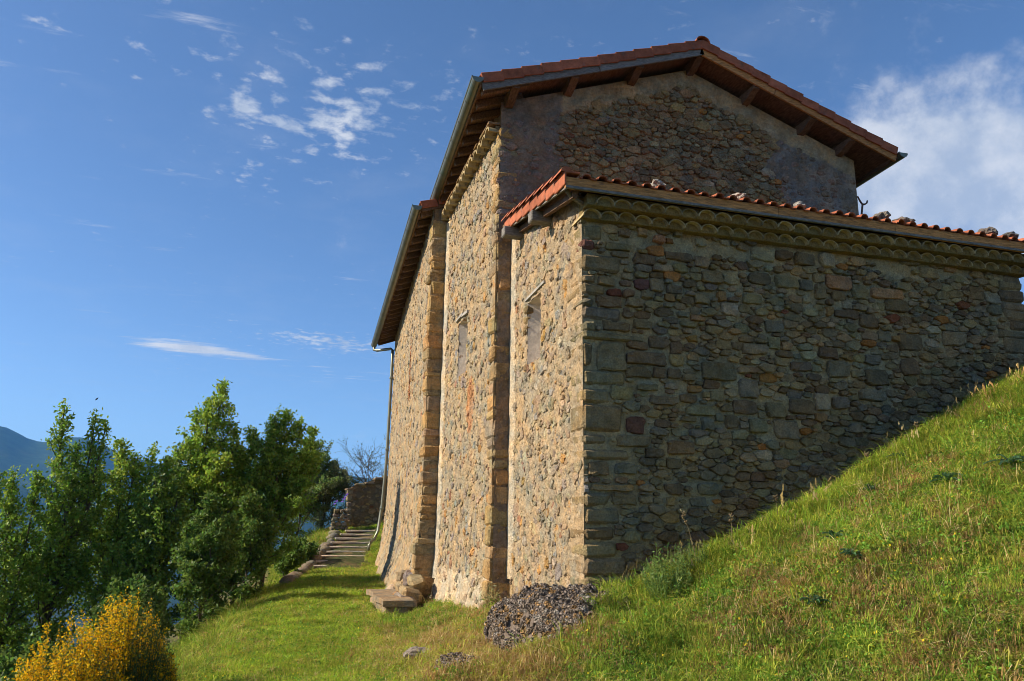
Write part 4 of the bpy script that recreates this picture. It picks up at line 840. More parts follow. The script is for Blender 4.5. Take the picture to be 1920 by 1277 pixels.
outcrop('conglomerate_rock', 'flat reddish pebbly rock at the bottom edge, below the small outcrop', 1.62, 5.9, 0.16, 0.18, 0.07, -1.17, 15, 200, [(0.34, 0.22, 0.14), (0.30, 0.24, 0.2)])
tag(boulder((1.29, 7.25, gz(1.29, 7.25) + 0.035), (0.13, 0.07, 0.045), 3.3, 3, 0.4, (0.36, 0.32, 0.27)).build('loose_stone', M['stone'], None), 'pale elongated stone lying alone in the grass', 'stone')
tag(boulder((1.62, 5.6, gz(1.62, 5.6) + 0.015), (0.05, 0.05, 0.04), 6.3, 2, 0.3, (0.45, 0.40, 0.35)).build('loose_stone', M['stone'], None, smooth=True), 'small round pale stone at the bottom edge of the lawn', 'stone')
mb = MB()
bx, by, bz = -8.55, 40, 5.59
mb.add([(bx, by, bz), (bx + 0.080, by + 0.02, bz + 0.080), (bx + 0.015, by, bz + 0.050), (bx - 0.050, by, bz - 0.070), (bx - 0.015, by - 0.06, bz - 0.010), (bx + 0.025, by + 0.05, bz + 0.020), (bx + 0.050, by - 0.02, bz - 0.030)], [(0, 1, 2), (0, 3, 4), (0, 2, 5, 1), (3, 4, 2, 1), (0, 6, 5)])
V, F = tube([(bx - 0.045, by, bz - 0.060), (bx, by, bz), (bx + 0.060, by, bz + 0.065)], [0.012, 0.035, 0.015], 6); mb.add(V, F)
tag(mb.build('bird', M['feather']), 'tiny dark bird flying in the blue sky above the trees', 'bird')

# ------------------------------------------------------------------ trees
def unit(a): return a / np.maximum(np.linalg.norm(a, axis=-1, keepdims=True), 1e-6)
def leaf_mesh(P, size, base, spread, up_=0.35, wide=0.55, r=rng):
    """leaves as folded diamonds; P (n,3)"""
    n = len(P); l = unit(r.normal(size=(n, 3)) + np.array((0, 0, up_))); w = unit(np.cross(l, r.normal(size=(n, 3)))); nn = np.cross(l, w)
    s = (size * r.uniform(0.65, 1.3, n))[:, None]
    V = np.stack([P, P + l * s * 0.5 + w * s * wide * 0.5 + nn * s * 0.06, P + l * s, P + l * s * 0.5 - w * s * wide * 0.5 + nn * s * 0.06], 1).reshape(-1, 3)
    q = np.arange(4 * n).reshape(n, 4)
    k = r.uniform(1 - spread, 1 + spread, (n, 1)); t = np.array(base)[None] * k; t[:, 0:1] *= r.uniform(0.8, 1.35, (n, 1)); t = np.repeat(t, 4, 0)
    return V, q, t
def tree(label, base, tops, rad, nleaf, tint=(0.19, 0.315, 0.04), leaf=0.085, low=0.18, seed=0, name='broadleaf_tree', lean=0.0, sparse=1.0):
    r = np.random.default_rng(seed + 50); R = random.Random(seed); nleaf = int(nleaf * 1.35); bx, by = base; bz = gz(bx, by) - 0.1
    t = thing(name, label, 'tree', (bx, by, bz), 'trees along the path'); trunk = MB(); segs = []
    main = Vector(tops[0]); b0 = Vector((bx, by, bz)); H = main.z - bz
    for k, tp in enumerate(tops):
        tp = Vector(tp); st = b0 if k == 0 else b0.lerp(main, 0.28 + 0.05 * k); n = 9; path = []
        for i in range(n):
            u = i / (n - 1); p = st.lerp(tp, u)
            if k: p += Vector((tp.x - st.x, tp.y - st.y, 0)) * (0.35 * math.sin(u * math.pi)) * 0.6
            p += Vector((noise.noise(Vector((u * 3, seed, k))), noise.noise(Vector((u * 3, seed + 9, k))), 0)) * 0.10 * math.sin(math.pi * u); path.append(p)
        r0 = 0.055 * H / 5 * (1 if k == 0 else 0.6); V, F = tube(path, [r0 * (1 - u * 0.9 / (n - 1)) + 0.004 for u in range(n)], 7); trunk.add(V, F)
        Ln = (tp - st).length; nb = int(Ln / 0.105 * sparse)
        for j in range(nb):
            u = (low if k == 0 else 0.05) + (0.98 - (low if k == 0 else 0.05)) * (j + R.random()) / nb; i = min(int(u * (n - 1)), n - 2); f = u * (n - 1) - i; p = path[i].lerp(path[i + 1], f)
            hfrac = (p.z - bz) / H; prof = (min(1, 0.55 + hfrac * 1.2)) * (1 - max(0, u - 0.30) / 0.78) ** 0.85; ln = rad * max(0.10, prof) * R.uniform(0.55, 1.15) * (1 if k == 0 else 0.6)
            a = j * 2.4 + R.uniform(-0.5, 0.5) + seed; el = R.uniform(0.25, 0.8) + 0.35 * u; d = Vector((math.cos(a) * math.cos(el), math.sin(a) * math.cos(el), math.sin(el)))
            q1 = p + d * ln * 0.55; q2 = q1 + (d + Vector((0, 0, 0.45))).normalized() * ln * 0.5
            if ln > 0.22: V, F = tube([p, q1, q2], [0.014 * ln + 0.004, 0.009 * ln + 0.003, 0.002], 4, cap=False); trunk.add(V, F)
            segs.append((p, q1, 0.22)); segs.append((q1, q2, 1.1))
            for s in range(int(2 + ln * 4)):
                m = p.lerp(q2, R.uniform(0.35, 1)); e = m + Vector((R.gauss(0, 1), R.gauss(0, 1), R.gauss(0.5, 0.7))).normalized() * ln * R.uniform(0.2, 0.5); segs.append((m, e, 1.0))
                if ln > 0.4: V, F = tube([m, e], [0.004, 0.0015], 3, cap=False); trunk.add(V, F)
        segs.append((path[-3], path[-1], 2.0))
    trunk.build('trunk', M['bark'], t, smooth=True)
    w = np.array([(b - a).length * ww for a, b, ww in segs]); w /= w.sum(); ch = r.choice(len(segs), nleaf, p=w)
    A = np.array([s[0] for s in segs]); B = np.array([s[1] for s in segs]); u = r.uniform(0.3, 1.06, nleaf)[:, None]
    P = A[ch] * (1 - u) + B[ch] * u + r.normal(size=(nleaf, 3)) * 0.045
    V, q, c = leaf_mesh(P, leaf * 0.76, tint, 0.45, r=r); np_mesh('crown', V, q, M['leaf'], c, t)
    return t
def W_(u, w, y): return (u * y, y, w * y)
tree('slim young tree at the far left edge of the picture', (-5.2, 16.2), [W_(-0.320, 0.082, 16), W_(-0.345, 0.055, 16), W_(-0.300, 0.050, 16.2)], 1.1, 9000, seed=1, leaf=0.10)
tree('short leafy tree left of the twin-topped tree', (-4.6, 17.2), [W_(-0.286, 0.050, 17), W_(-0.262, 0.048, 17.2)], 1.1, 8500, seed=2, leaf=0.10)
tree('dark green tree with two narrow tops before the blue mountain', (-4.0, 17.6), [W_(-0.246, 0.128, 17.6), W_(-0.212, 0.120, 17.6), W_(-0.226, 0.085, 17.4), W_(-0.200, 0.112, 17.6)], 1.2, 13000, seed=3, leaf=0.10)
tree('light green bushy tree left of the tallest tree', (-3.0, 18.2), [W_(-0.180, 0.090, 18.2), W_(-0.145, 0.085, 18.2), W_(-0.200, 0.06, 18.0), W_(-0.165, 0.075, 18)], 1.25, 13000, (0.25, 0.37, 0.044), seed=4, leaf=0.10)
tree('tallest tree, bright green pointed crown rising highest', (-1.7, 18.2), [W_(-0.076, 0.165, 18.4), W_(-0.103, 0.132, 18.4), W_(-0.058, 0.112, 18.4), W_(-0.12, 0.085, 18.2), W_(-0.09, 0.14, 18.2)], 1.35, 19000, (0.245, 0.37, 0.042), seed=5, leaf=0.10)
tree('narrow tree between the tallest tree and the dark rounded tree', (-0.8, 18.6), [W_(-0.036, 0.108, 18.6), W_(-0.05, 0.085, 18.4), W_(-0.022, 0.08, 18.6)], 1.1, 10000, (0.215, 0.34, 0.042), seed=6, leaf=0.10)
tree('dark broad tree with several tops standing nearest the steps', (-0.25, 18.6), [W_(0.000, 0.135, 18.4), W_(-0.013, 0.128, 18.4), W_(0.034, 0.116, 19), W_(0.018, 0.125, 18.6), W_(0.040, 0.085, 19)], 1.15, 19000, (0.175, 0.30, 0.04), seed=7, leaf=0.095)
tree('small pale tree with leaning tops at the gap before the tallest tree', (-2.6, 17.4), [W_(-0.128, 0.072, 17.4), W_(-0.112, 0.060, 17.2), W_(-0.140, 0.058, 17.4)], 1.2, 10000, (0.18, 0.29, 0.04), leaf=0.10, seed=9)
tree('low leafy tree left of the dry stone wall, beside the small grey-green one', (0.55, 28.6), [W_(0.040, 0.096, 28.6), W_(0.026, 0.085, 28.4), W_(0.055, 0.080, 28.8)], 1.7, 17000, (0.17, 0.26, 0.06), leaf=0.10, seed=12, low=0.05)
tree('small grey-green tree behind the dry stone wall', (1.45, 28.4), [W_(0.062, 0.074, 28.4), W_(0.050, 0.058, 28.2), W_(0.074, 0.064, 28.8)], 1.35, 12000, (0.19, 0.22, 0.085), leaf=0.085, seed=8, low=0.04)
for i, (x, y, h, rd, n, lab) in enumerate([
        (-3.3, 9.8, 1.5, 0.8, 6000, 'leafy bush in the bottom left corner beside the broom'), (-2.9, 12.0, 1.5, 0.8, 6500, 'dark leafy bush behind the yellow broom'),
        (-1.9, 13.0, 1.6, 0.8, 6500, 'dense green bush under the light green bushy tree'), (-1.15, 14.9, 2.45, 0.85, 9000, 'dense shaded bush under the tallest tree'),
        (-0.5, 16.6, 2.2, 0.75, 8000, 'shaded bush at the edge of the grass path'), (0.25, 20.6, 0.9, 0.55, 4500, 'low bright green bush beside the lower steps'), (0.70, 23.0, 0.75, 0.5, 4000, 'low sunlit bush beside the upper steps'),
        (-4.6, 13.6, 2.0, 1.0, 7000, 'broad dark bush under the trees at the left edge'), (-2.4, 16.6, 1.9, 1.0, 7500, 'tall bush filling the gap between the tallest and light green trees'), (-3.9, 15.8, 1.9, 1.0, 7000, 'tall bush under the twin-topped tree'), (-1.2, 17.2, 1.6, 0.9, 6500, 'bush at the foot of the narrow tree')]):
    z = gz(x, y); tree(lab, (x, y), [(x, y, z + h), (x + 0.35, y, z + h * 0.85), (x - 0.35, y + 0.1, z + h * 0.8), (x + 0.1, y - 0.3, z + h * 0.75)], rd, n, (0.115, 0.20, 0.034), seed=20 + i, low=0.05, name='leafy_bush', leaf=0.09)  # leaf tint darkened: the shade of the trees is put into the colour
# bare shrub behind the ruined wall
sh = thing('bare_shrub', 'sparse thorny shrub with bare twigs above the ruined wall', 'shrub', (3.5, 29.0, 0.0)); mb = MB(); tips = []
def twig(p, d, ln, r0, dep, R):
    q = p + d * ln; mid_ = p.lerp(q, 0.5) + Vector((R.gauss(0, 1), R.gauss(0, 1), R.gauss(0, 1))) * ln * 0.06; V, F = tube([p, mid_, q], [r0, r0 * 0.8, r0 * 0.62], 4, cap=False); mb.add(V, F); tips.append((mid_, q))
    if dep:
        for _ in range(3 if dep > 1 else 4): twig(mid_.lerp(q, R.random()), (d + Vector((R.gauss(0, 0.55), R.gauss(0, 0.5), R.gauss(0.05, 0.4)))).normalized(), ln * R.uniform(0.55, 0.8), r0 * 0.6, dep - 1, R)
R_ = random.Random(5)
for a in range(6): twig(Vector((3.5, 29, 0.1)), Vector((-0.55 + a * 0.22, R_.uniform(-0.3, 0.3), 1.0)).normalized(), R_.uniform(1.1, 1.5), 0.03, 4, R_)
mb.build('branches', M['bark'], sh)
A = np.array([(p.lerp(q, 0.7)) for p, q in tips]); A = A[rng.choice(len(A), 900)] + rng.normal(size=(900, 3)) * 0.05
V, q, c = leaf_mesh(A, 0.07, (0.10, 0.13, 0.05), 0.3); np_mesh('leaves', V, q, M['leaf'], c, sh)

# ------------------------------------------------------------------ broom, weeds
def broom(label, x, y, top, rx, ry, nst, nfl, seed, green=0.3):
    r = np.random.default_rng(seed); z = gz(x, y) - 0.05; t = thing('broom_bush', label, 'bush', (x, y, z), 'yellow broom in flower')
    a = r.uniform(0, 6.283, nst); q = np.sqrt(r.uniform(0, 1, nst)); ex = x + np.cos(a) * q * rx; ey = y + np.sin(a) * q * ry
    ht = (top - z) * (1 - 0.55 * q ** 2) * r.uniform(0.55, 1.08, nst) * (1 + 0.22 * np.array([noise.noise(Vector((u * 3.1, v * 3.1, seed))) for u, v in zip(ex, ey)]))
    B = np.stack([x + np.cos(a) * q * rx * 0.3, y + np.sin(a) * q * ry * 0.3, np.full(nst, z)], 1); T = np.stack([ex, ey, z + ht], 1); Mi = B * 0.42 + T * 0.58 + np.stack([np.cos(a) * 0.06, np.sin(a) * 0.06, np.zeros(nst)], 1)
    w = r.normal(size=(nst, 3)) * 0.0022; w[:, 2] = 0; w = unit(w) * 0.0035
    V = np.stack([B - w, B + w, Mi + w, Mi - w, T], 1).reshape(-1, 3); i = np.arange(nst)[:, None] * 5
    quads = np.concatenate([i + np.array([[0, 1, 2, 3]]), i + np.array([[3, 2, 4, 4]])], 0)[:, :4]
    me = MB(); me.v = [tuple(p) for p in V]; me.c = [(0.075, 0.115, 0.03)] * len(V); me.f = [tuple(f) for f in (i + np.array([[0, 1, 2, 3]]))] + [tuple(f) for f in (i + np.array([[3, 2, 4]]))]
    me.build('stems', M['leaf'], t)
    ch = r.integers(0, nst, nfl); keep = np.array([noise.noise(Vector((ex[c] * 3.3, ey[c] * 3.3, 4.0 + seed))) > -0.35 + green * (ex[c] - x) / rx for c in ch]); ch = ch[keep]; u = r.uniform(0.35, 1.02, len(ch))[:, None]
    P = Mi[ch] * (1 - u) + T[ch] * u + r.normal(size=(len(ch), 3)) * 0.012
    V, q, c = leaf_mesh(P, 0.0165, (0.74, 0.49, 0.012), 0.32, wide=0.95, r=r); np_mesh('flowers', V, q, M['petal'], c, t, kind='stuff')
    n2 = nst * 14; ch = r.integers(0, nst, n2); u = r.uniform(0.1, 1.0, n2)[:, None]; P = Mi[ch] * (1 - u) + T[ch] * u + r.normal(size=(n2, 3)) * 0.012
    V, q, c = leaf_mesh(P, 0.026, (0.10, 0.15, 0.035), 0.3, wide=0.28, r=r, up_=1.0); np_mesh('leaves', V, q, M['leaf'], c, t, kind='stuff')
broom('taller yellow flowering broom bush, upper right of the group', -1.14, 7.80, -0.54, 0.40, 0.40, 760, 19000, 3, 1.0)
broom('wide golden broom bush in full flower at the bottom left', -1.46, 7.25, -0.79, 0.55, 0.46, 950, 32000, 5, 0.3)
broom('small yellow broom bush low at the right end of the group', -0.92, 7.85, -0.98, 0.20, 0.26, 220, 4500, 8, 0.2)

def weed(label, x, y, h, rad, n, tint, seed, name='leafy_weed', leaf=0.035):
    r = np.random.default_rng(seed); z = gz(x, y); t = thing(name, label, 'plant', (x, y, z), None); st = MB(); P = []
    for k in range(n):
        a, q = r.uniform(0, 6.283), math.sqrt(r.uniform(0, 1)); hh = h * r.uniform(0.55, 1.05) * (1 - 0.4 * q * q); b = Vector((x + math.cos(a) * q * rad * 0.5, y + math.sin(a) * q * rad * 0.5, z - 0.02)); e = Vector((x + math.cos(a) * q * rad * 1.1, y + math.sin(a) * q * rad * 1.1, z + hh))
        m = b.lerp(e, 0.5) + Vector((math.cos(a), math.sin(a), 0)) * 0.01; V, F = tube([b, m, e], [0.003, 0.0024, 0.001], 3, cap=False); st.add(V, F, tint)
        for i in range(int(14 * h / 0.4) + 5): u = r.uniform(0.12, 1); P.append(b.lerp(e, u) + Vector(r.normal(size=3) * 0.012))
    st.build('stems', M['leaf'], t); V, q, c = leaf_mesh(np.array(P), leaf, tint, 0.3, up_=0.8, wide=0.30, r=r); np_mesh('leaves', V, q, M['leaf'], c, t)
weed('feathery green weed clump against the shaded wall near the corner', 3.0, 5.85, 0.46, 0.20, 75, (0.19, 0.28, 0.06), 31)
weed('lower feathery weed just right of the tall weed clump', 3.32, 6.0, 0.28, 0.14, 36, (0.18, 0.25, 0.06), 32)
weed('tuft of tall dry grass at the foot of the corner strip beside the outcrop', 2.38, 8.9, 0.34, 0.10, 16, (0.34, 0.29, 0.12), 36, leaf=0.05)
weed('small leafy weed in the corner between wall and outcrop', 2.62, 6.0, 0.16, 0.14, 24, (0.12, 0.13, 0.03), 33)
def thistle(label, x, y, s, seed):
    r = random.Random(seed); z = gz(x, y); t = thing('thistle_plant', label, 'plant', (x, y, z), 'dark thistles on the slope')
    for k in range(15):
        a = k * 0.9 + r.uniform(-0.2, 0.2); ln = s * r.uniform(0.6, 1.0); V = []; F = []; n = 7; el = r.uniform(0.5, 1.25)
        for i in range(n + 1):
            u = i / n; w = ln * (0.16 if i % 2 else 0.06) * (1 - u * 0.75) + 0.002; d = ln * u; c, sn = math.cos(a), math.sin(a); zz = z + 0.03 + d * math.sin(el) - 0.55 * ln * u * u; V += [(x + c * d * math.cos(el) - sn * w, y + sn * d * math.cos(el) + c * w, zz + 0.012), (x + c * d * math.cos(el), y + sn * d * math.cos(el), zz), (x + c * d * math.cos(el) + sn * w, y + sn * d * math.cos(el) - c * w, zz + 0.012)]
        for i in range(n): o = 3 * i; F += [(o, o + 1, o + 4, o + 3), (o + 1, o + 2, o + 5, o + 4)]
        MB().add(V, F, jit((0.10, 0.19, 0.085), 0.3)).build('leaf', M['leaf'], t)
for i, (x, y, s, lab) in enumerate(((5.61, 4.92, 0.24, 'dark thistle rosette highest on the slope at the right edge'), (5.16, 5.12, 0.24, 'dark thistle rosette left of the one at the right edge'), (5.47, 5.93, 0.16, 'small dark thistle just below the crest of the slope'),
        (4.18, 5.29, 0.17, 'dark thistle rosette in the middle of the slope'), (4.02, 4.92, 0.15, 'small dark thistle below the middle one on the slope'), (3.55, 4.75, 0.15, 'dark thistle low on the slope, farthest to the left'), (4.9, 5.7, 0.14, 'small thistle near the crest above the middle of the slope'))): thistle(lab, x, y, s, 60 + i)
def stalk(label, x, y, h, lean, seed, col=(0.30, 0.22, 0.11)):
    r = random.Random(seed); z = gz(x, y); t = thing('dry_stalk', label, 'plant', (x, y, z), 'tall dry stalks along the crest'); p = [Vector((x + lean * u * u * h, y, z - 0.03 + h * u)) for u in (0, 0.35, 0.7, 1.0)]; V, F = tube(p, [0.0045, 0.004, 0.003, 0.002], 5); MB().add(V, F, col).build('stem', M['leaf'], t); mb = MB()
    for k in range(14): c = p[2].lerp(p[3], 0.25 + 0.75 * k / 13); a = r.uniform(0, 6.28); e = c + Vector((math.cos(a) * 0.022, math.sin(a) * 0.022, 0.015)); V, F = tube([c, e], [0.004, 0.006], 4); mb.add(V, F, jit(col, 0.25))
    mb.build('seed_head', M['leaf'], t)
for i, (x, y, h, ln, lab) in enumerate(((3.39, 6.05, 0.48, -0.25, 'tallest dry stalk, right of the feathery weed'), (3.74, 6.05, 0.30, 0.02, 'dry stalk with side twigs, second along the crest from the weed'), (4.23, 6.08, 0.24, -0.06, 'straight dry stalk with tiered seed head, third along the crest'), (5.25, 6.1, 0.16, 0.0, 'short reddish stalk by the crest, fourth from the weed'), (5.85, 6.1, 0.17, 0.05, 'short dry stalk near the dry tuft, last along the crest'), (3.05, 6.3, 0.22, 0.25, 'thin pale stalk left of the feathery weed'))): stalk(lab, x, y, h, ln, 80 + i)

# ------------------------------------------------------------------ grass: thousands of tufts, one object
protos = bpy.data.collections.new('grass_tufts'); pk = []
def tuft(kind, n, ln, wid, rad, cols, bend, seed, heads=False):
    r = random.Random(seed); mb = MB()
    for _ in range(n):
        a = r.uniform(0, 6.283); q = math.sqrt(r.random()) * rad; x, y = q * math.cos(a), q * math.sin(a); l = ln * r.uniform(0.5, 1.15); b = r.uniform(0, 6.283); be = l * bend * r.uniform(0.3, 1.2); dx, dy = math.cos(b) * be, math.sin(b) * be; w = wid * r.uniform(0.7, 1.2); wx, wy = -math.sin(b) * w, math.cos(b) * w; c = r.choice(cols); k = r.uniform(0.7, 1.3); c = tuple(z * k for z in c)
        mb.add([(x - wx, y - wy, -0.02), (x + wx, y + wy, -0.02), (x + dx * 0.35 + wx * 0.8, y + dy * 0.35 + wy * 0.8, l * 0.58), (x + dx * 0.35 - wx * 0.8, y + dy * 0.35 - wy * 0.8, l * 0.58), (x + dx, y + dy, l * (1 - 0.3 * bend))], [(0, 1, 2, 3), (3, 2, 4)], c)
        if heads:
            e = Vector((x + dx, y + dy, l * (1 - 0.3 * bend)))
            for k in range(4): d = Vector((r.gauss(0, 0.006), r.gauss(0, 0.006), -0.012 * k)); mb.add([tuple(e + d + Vector(v)) for v in ((-0.005, 0, 0), (0, 0.005, -0.012), (0.005, 0, 0), (0, -0.004, 0.016))], [(0, 1, 2, 3)], c)
    o = bpy.data.objects.new('grass_tuft_%02d' % len(pk), mb.mesh('grass_tuft', M['blade'])); protos.objects.link(o); pk.append(kind)
def herb(kind, n, sz, rad, hh, cols, seed, flower=None):
    r = np.random.default_rng(seed); P = np.stack([r.normal(size=n) * rad, r.normal(size=n) * rad, r.uniform(0.005, hh, n)], 1); V, q, c = leaf_mesh(P, sz, cols, 0.35, up_=0.5, wide=0.6, r=r); mb = MB(); mb.v = [tuple(p) for p in V]; mb.f = [tuple(f) for f in q]; mb.c = [tuple(z) for z in c]
    if flower:
        for _ in range(3):
            x, y, z = r.normal() * rad, r.normal() * rad, hh * 1.1; s = 0.007; mb.add([(x - s, y, z), (x, y - s, z), (x + s, y, z + s), (x, y + s, z + s)], [(0, 1, 2, 3)], flower)
    o = bpy.data.objects.new('grass_tuft_%02d' % len(pk), mb.mesh('grass_tuft', M['blade'])); protos.objects.link(o); pk.append(kind)
M['blade'] = material('grass_blade', tint=True, var=0.35, scale=2.2, bump=0, rough=0.7, transl=0.35, spec=0.12)
GRN = [(0.205, 0.336, 0.030), (0.148, 0.280, 0.030), (0.268, 0.370, 0.040)]; YEL = [(0.410, 0.414, 0.052), (0.331, 0.381, 0.044), (0.490, 0.426, 0.085)]; DRY = [(0.570, 0.414, 0.165), (0.479, 0.336, 0.125), (0.638, 0.493, 0.230)]; RED = [(0.456, 0.258, 0.090), (0.376, 0.235, 0.080), (0.502, 0.336, 0.125)]; LAWN = [(0.308, 0.431, 0.030), (0.245, 0.381, 0.030), (0.393, 0.448, 0.040)]
for s in range(3): tuft('green', 30, 0.055, 0.0022, 0.06, GRN, 1.3, s)
for s in range(3): tuft('lawn', 30, 0.05, 0.0024, 0.06, LAWN, 1.1, 5 + s)
for s in range(3): tuft('long', 24, 0.12, 0.0022, 0.05, GRN + YEL, 1.15, 10 + s)
for s in range(2): tuft('yellow', 28, 0.06, 0.0022, 0.06, YEL, 1.3, 20 + s)
for s in range(3): tuft('dry', 16, 0.085, 0.0016, 0.06, DRY + RED[:1], 1.5, 30 + s)
for s in range(2): tuft('red', 26, 0.05, 0.0020, 0.06, RED, 1.4, 40 + s)
for s in range(2): tuft('straw', 5, 0.24, 0.0018, 0.05, DRY, 1.5, 45 + s)
for s in range(2): herb('herb', 40, 0.018, 0.045, 0.035, (0.165, 0.30, 0.038), 50 + s)
herb('flower', 24, 0.020, 0.03, 0.03, (0.20, 0.31, 0.040), 55, (0.75, 0.55, 0.03))
for s in range(2): tuft('stalk', 4, 0.26, 0.0016, 0.03, DRY, 0.55, 60 + s, True)
tuft('reed', 7, 0.24, 0.0018, 0.05, RED + DRY[1:2], 0.4, 70, True)
KI = {}
for i, k in enumerate(pk): KI.setdefault(k, []).append(i)
pts, kinds, rots, scls = [], [], [], []
Rg = random.Random(99)
def frustum(p):
    d = np.array(p); x, y, z = d.dot(right), d.dot(up), d.dot(fwd); return z > 1.5 and abs(x) < z * 0.76 + 0.4 and abs(y) < z * 0.52 + 0.4
def grass_at(x, y):
    # no grass inside the buildings, on the bench or the steps
    if y > AYF - 0.02 and AXL - 0.02 < x < AXR + 0.05 and y < 9.6: return None
    if y >= 9.4 and x > NXL - 0.05 - (0.27 if y > 12.9 else 0) + (max(0, y - 13) * 0.074): 
        if y < 23.4: return None
    if 1.52 < x < 2.3 and 11.8 < y < 14.0: return None
    if 21.9 < y < 26.3:
        xl = float(np.interp(y, [21.9, 23.5, 25, 26.2], [0.92, 1.25, 1.75, 2.25]))
        if xl < x < 2.22 + 0.10 * (y - 21.9) / 0.44: return None
    if y > 26.9 and x > 2.2: return None
    if abs(x - 2.46) < 0.62 and abs(y - 6.68) < 1.08:
        over = surf_main(x, y) - float(ZI(x, y))
        if over > 0.02 + 0.06 * Rg.random(): return None
    if math.hypot((x - 1.42) / 0.2, (y - 6.35) / 0.28) < 0.45 + 0.35 * Rg.random(): return None
    n1 = fbm(x * 0.9, y * 0.9, 1.0, 3); n2 = fbm(x * 2.6, y * 2.6, 7.0, 3); n3 = Rg.gauss(0, 0.22)
    d = n1 * 0.7 + n2 * 0.6 + n3
    left = path_left(y) - x; lawn = x < 1.5 and y > 6.3
    if left > 0.05: w = {'long': 4, 'yellow': 1.5, 'dry': 1.2 + 2 * (d > 0.1), 'green': 1}
    elif lawn or y > 14:
        near = max(0, 1 - abs(x - (2.2 if y > 7 else 1.9)) / 1.25) * (1 if y < 13.5 else 0.35)
        w = {'lawn': 5 * (1 - 0.75 * near), 'yellow': 1.6 + 3.5 * near + (1.5 if d > 0.1 else 0), 'herb': 1.0, 'dry': 0.2 + (2.2 * near if d > -0.15 else 0.6 * near), 'red': 0.12 + (2.4 * near if d > -0.05 else 0.4 * near), 'flower': 0.25}
    else:
        crest = x > 2.9 and y > 5.75
        dryz = math.exp(-((x - 1.7) / 0.7) ** 2 - ((y - 7.2) / 1.4) ** 2)
        if crest: w = {'long': 5, 'yellow': 3.0, 'green': 1.5, 'dry': 0.8, 'stalk': 0.08}
        elif d > 0.10: w = {'red': 3.0, 'dry': 1.5, 'yellow': 1.4, 'herb': 1.2, 'straw': 0.16, 'green': 1.6}
        elif d > -0.06: w = {'yellow': 2.6, 'dry': 0.9, 'red': 0.9, 'long': 0.8, 'herb': 1.8, 'green': 2.4, 'flower': 1.0, 'straw': 0.10}
        else: w = {'green': 3, 'long': 1.4, 'herb': 2.6, 'flower': 0.9, 'yellow': 1.0, 'dry': 0.3, 'straw': 0.06}
        if dryz > 0.25: w = {k: v for k, v in w.items()}; w['red'] = w.get('red', 0) + 5 * dryz; w['dry'] = w.get('dry', 0) + 4 * dryz; w['yellow'] = w.get('yellow', 0) + 3 * dryz
        if x > 6.3 and 5.6 < y < 6.6: w = {'reed': 0.12, 'dry': 1.2, 'long': 4, 'yellow': 2}
    dz = math.exp(-((x - 1.75) / 0.72) ** 2 - ((y - 7.7) / 2.3) ** 2) * (1 + 0.8 * n2)
    if dz > 0.15 and left < 0:
        for k in ('lawn', 'green', 'herb', 'long', 'flower'):
            if k in w: w[k] *= max(0.08, 1 - 1.1 * dz)
        w['red'] = w.get('red', 0) + 4.5 * dz; w['yellow'] = w.get('yellow', 0) + 3.0 * dz; w['dry'] = w.get('dry', 0) + 2.2 * dz
    if y < 6.4 and 2.5 < x < 2.9 : w['long'] = w.get('long', 0) + 3
    return Rg.choices(list(w), list(w.values()))[0]
def scatter(x0, x1, y0, y1, dens):
    n = int((x1 - x0) * (y1 - y0) * dens)
    for _ in range(n):
        x, y = Rg.uniform(x0, x1), Rg.uniform(y0, y1); z = float(ZI(x, y))
        if not frustum((x, y, z)): continue
        k = grass_at(x, y)
        if k is None: continue
        dist = math.hypot(x, y); s = Rg.uniform(0.6, 1.35) * (1 + 0.35 * fbm(x * 1.7, y * 1.7, 3.0, 2)) * (1 + max(0, dist - 8) * 0.022)
        if path_left(y) - x > 0.3: s *= 1.7
        pts.append((x, y, z - 0.005)); kinds.append(Rg.choice(KI[k])); rots.append((Rg.gauss(0, 0.28), Rg.gauss(0, 0.28), Rg.uniform(0, 6.283))); scls.append(s)
def ZI(x, y):
    i = np.searchsorted(gx, x) - 1; j = np.searchsorted(gy, y) - 1; u = (x - gx[i]) / (gx[i + 1] - gx[i]); v = (y - gy[j]) / (gy[j + 1] - gy[j])
    return (GZ[j, i] * (1 - u) + GZ[j, i + 1] * u) * (1 - v) + (GZ[j + 1, i] * (1 - u) + GZ[j + 1, i + 1] * u) * v
scatter(0.2, 8.2, 2.6, 5.2, 1250); scatter(0.2, 8.4, 5.2, 7.0, 1350); scatter(-1.6, 2.9, 7.0, 10.0, 700); scatter(-1.6, 2.8, 10.0, 15.0, 380); scatter(-1.2, 3.2, 15.0, 22.5, 230); scatter(0.0, 3.4, 22.5, 28.5, 200); scatter(-3.2, -1.0, 6.0, 15.0, 90); scatter(8.4, 11.0, 5.2, 10, 160)
me = bpy.data.meshes.new('grass'); me.from_pydata(pts, [], [])
a = me.attributes.new('kind_index', 'INT', 'POINT'); a.data.foreach_set('value', np.array(kinds, np.int32))
a = me.attributes.new('turn', 'FLOAT_VECTOR', 'POINT'); a.data.foreach_set('vector', np.array(rots, np.float32).ravel())
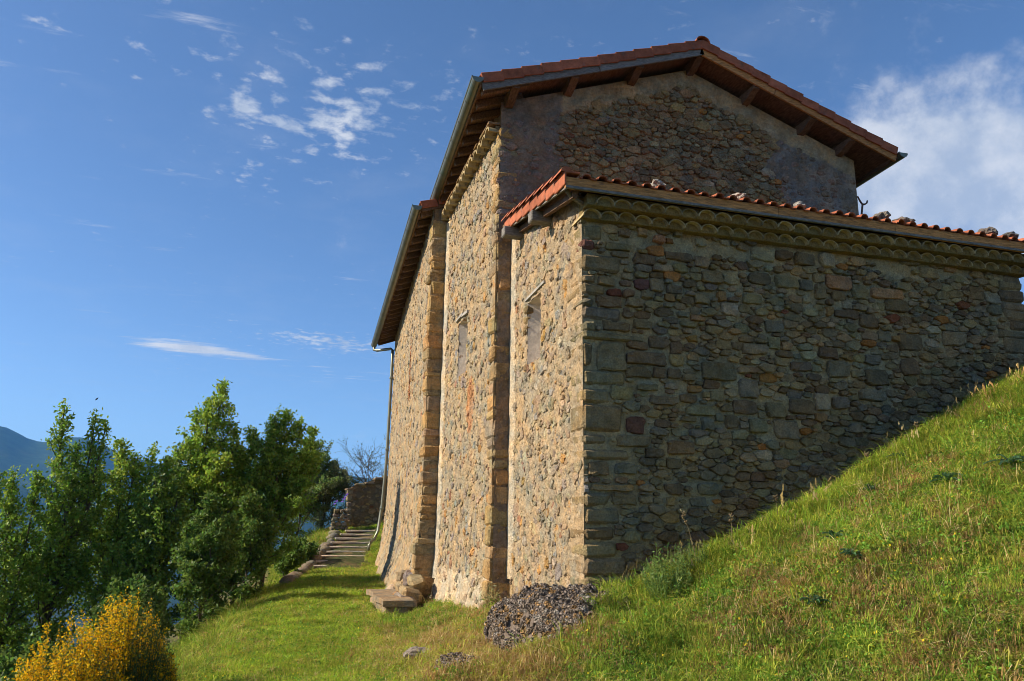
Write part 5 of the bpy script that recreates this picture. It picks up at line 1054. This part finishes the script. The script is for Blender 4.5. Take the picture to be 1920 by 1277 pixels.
a = me.attributes.new('size', 'FLOAT', 'POINT'); a.data.foreach_set('value', np.array(scls, np.float32))
me.materials.append(M['blade'])
grass = bpy.data.objects.new('grass', me); C.objects.link(grass); grass['kind'] = 'stuff'; tag(grass, 'mixed green and dry meadow grass on the slope and path', 'grass')
ng = bpy.data.node_groups.new('grass_tufts', 'GeometryNodeTree'); ng.interface.new_socket('Geometry', in_out='INPUT', socket_type='NodeSocketGeometry'); ng.interface.new_socket('Geometry', in_out='OUTPUT', socket_type='NodeSocketGeometry')
gi = ng.nodes.new('NodeGroupInput'); go = ng.nodes.new('NodeGroupOutput'); iop = ng.nodes.new('GeometryNodeInstanceOnPoints'); ci = ng.nodes.new('GeometryNodeCollectionInfo')
ci.inputs['Collection'].default_value = protos; ci.inputs['Separate Children'].default_value = True; ci.inputs['Reset Children'].default_value = True
def attr(nm, dt): n = ng.nodes.new('GeometryNodeInputNamedAttribute'); n.data_type = dt; n.inputs['Name'].default_value = nm; return n.outputs[0]
ng.links.new(gi.outputs[0], iop.inputs['Points']); ng.links.new(ci.outputs[0], iop.inputs['Instance']); iop.inputs['Pick Instance'].default_value = True
ng.links.new(attr('kind_index', 'INT'), iop.inputs['Instance Index']); ng.links.new(attr('turn', 'FLOAT_VECTOR'), iop.inputs['Rotation']); ng.links.new(attr('size', 'FLOAT'), iop.inputs['Scale']); ng.links.new(iop.outputs[0], go.inputs[0])
md = grass.modifiers.new('tufts', 'NODES'); md.node_group = ng
print('grass tufts', len(pts))

# ------------------------------------------------------------------ air
hz = MB(); V, F = rbox((-9000, -6000, -330), (9000, 9000, 520), 1.0); hz.add(V, F)
hm = bpy.data.materials.new('haze'); hm.use_nodes = True; t = hm.node_tree; t.nodes.clear(); pv = N(t, 'ShaderNodeVolumePrincipled'); pv.inputs['Color'].default_value = (0.15, 0.46, 1.0, 1); pv.inputs['Density'].default_value = 0.00013; pv.inputs['Anisotropy'].default_value = 0.0
ho = N(t, 'ShaderNodeOutputMaterial'); L(t, pv.outputs[0], ho.inputs['Volume'])
hz.build('haze', hm, kind='stuff')
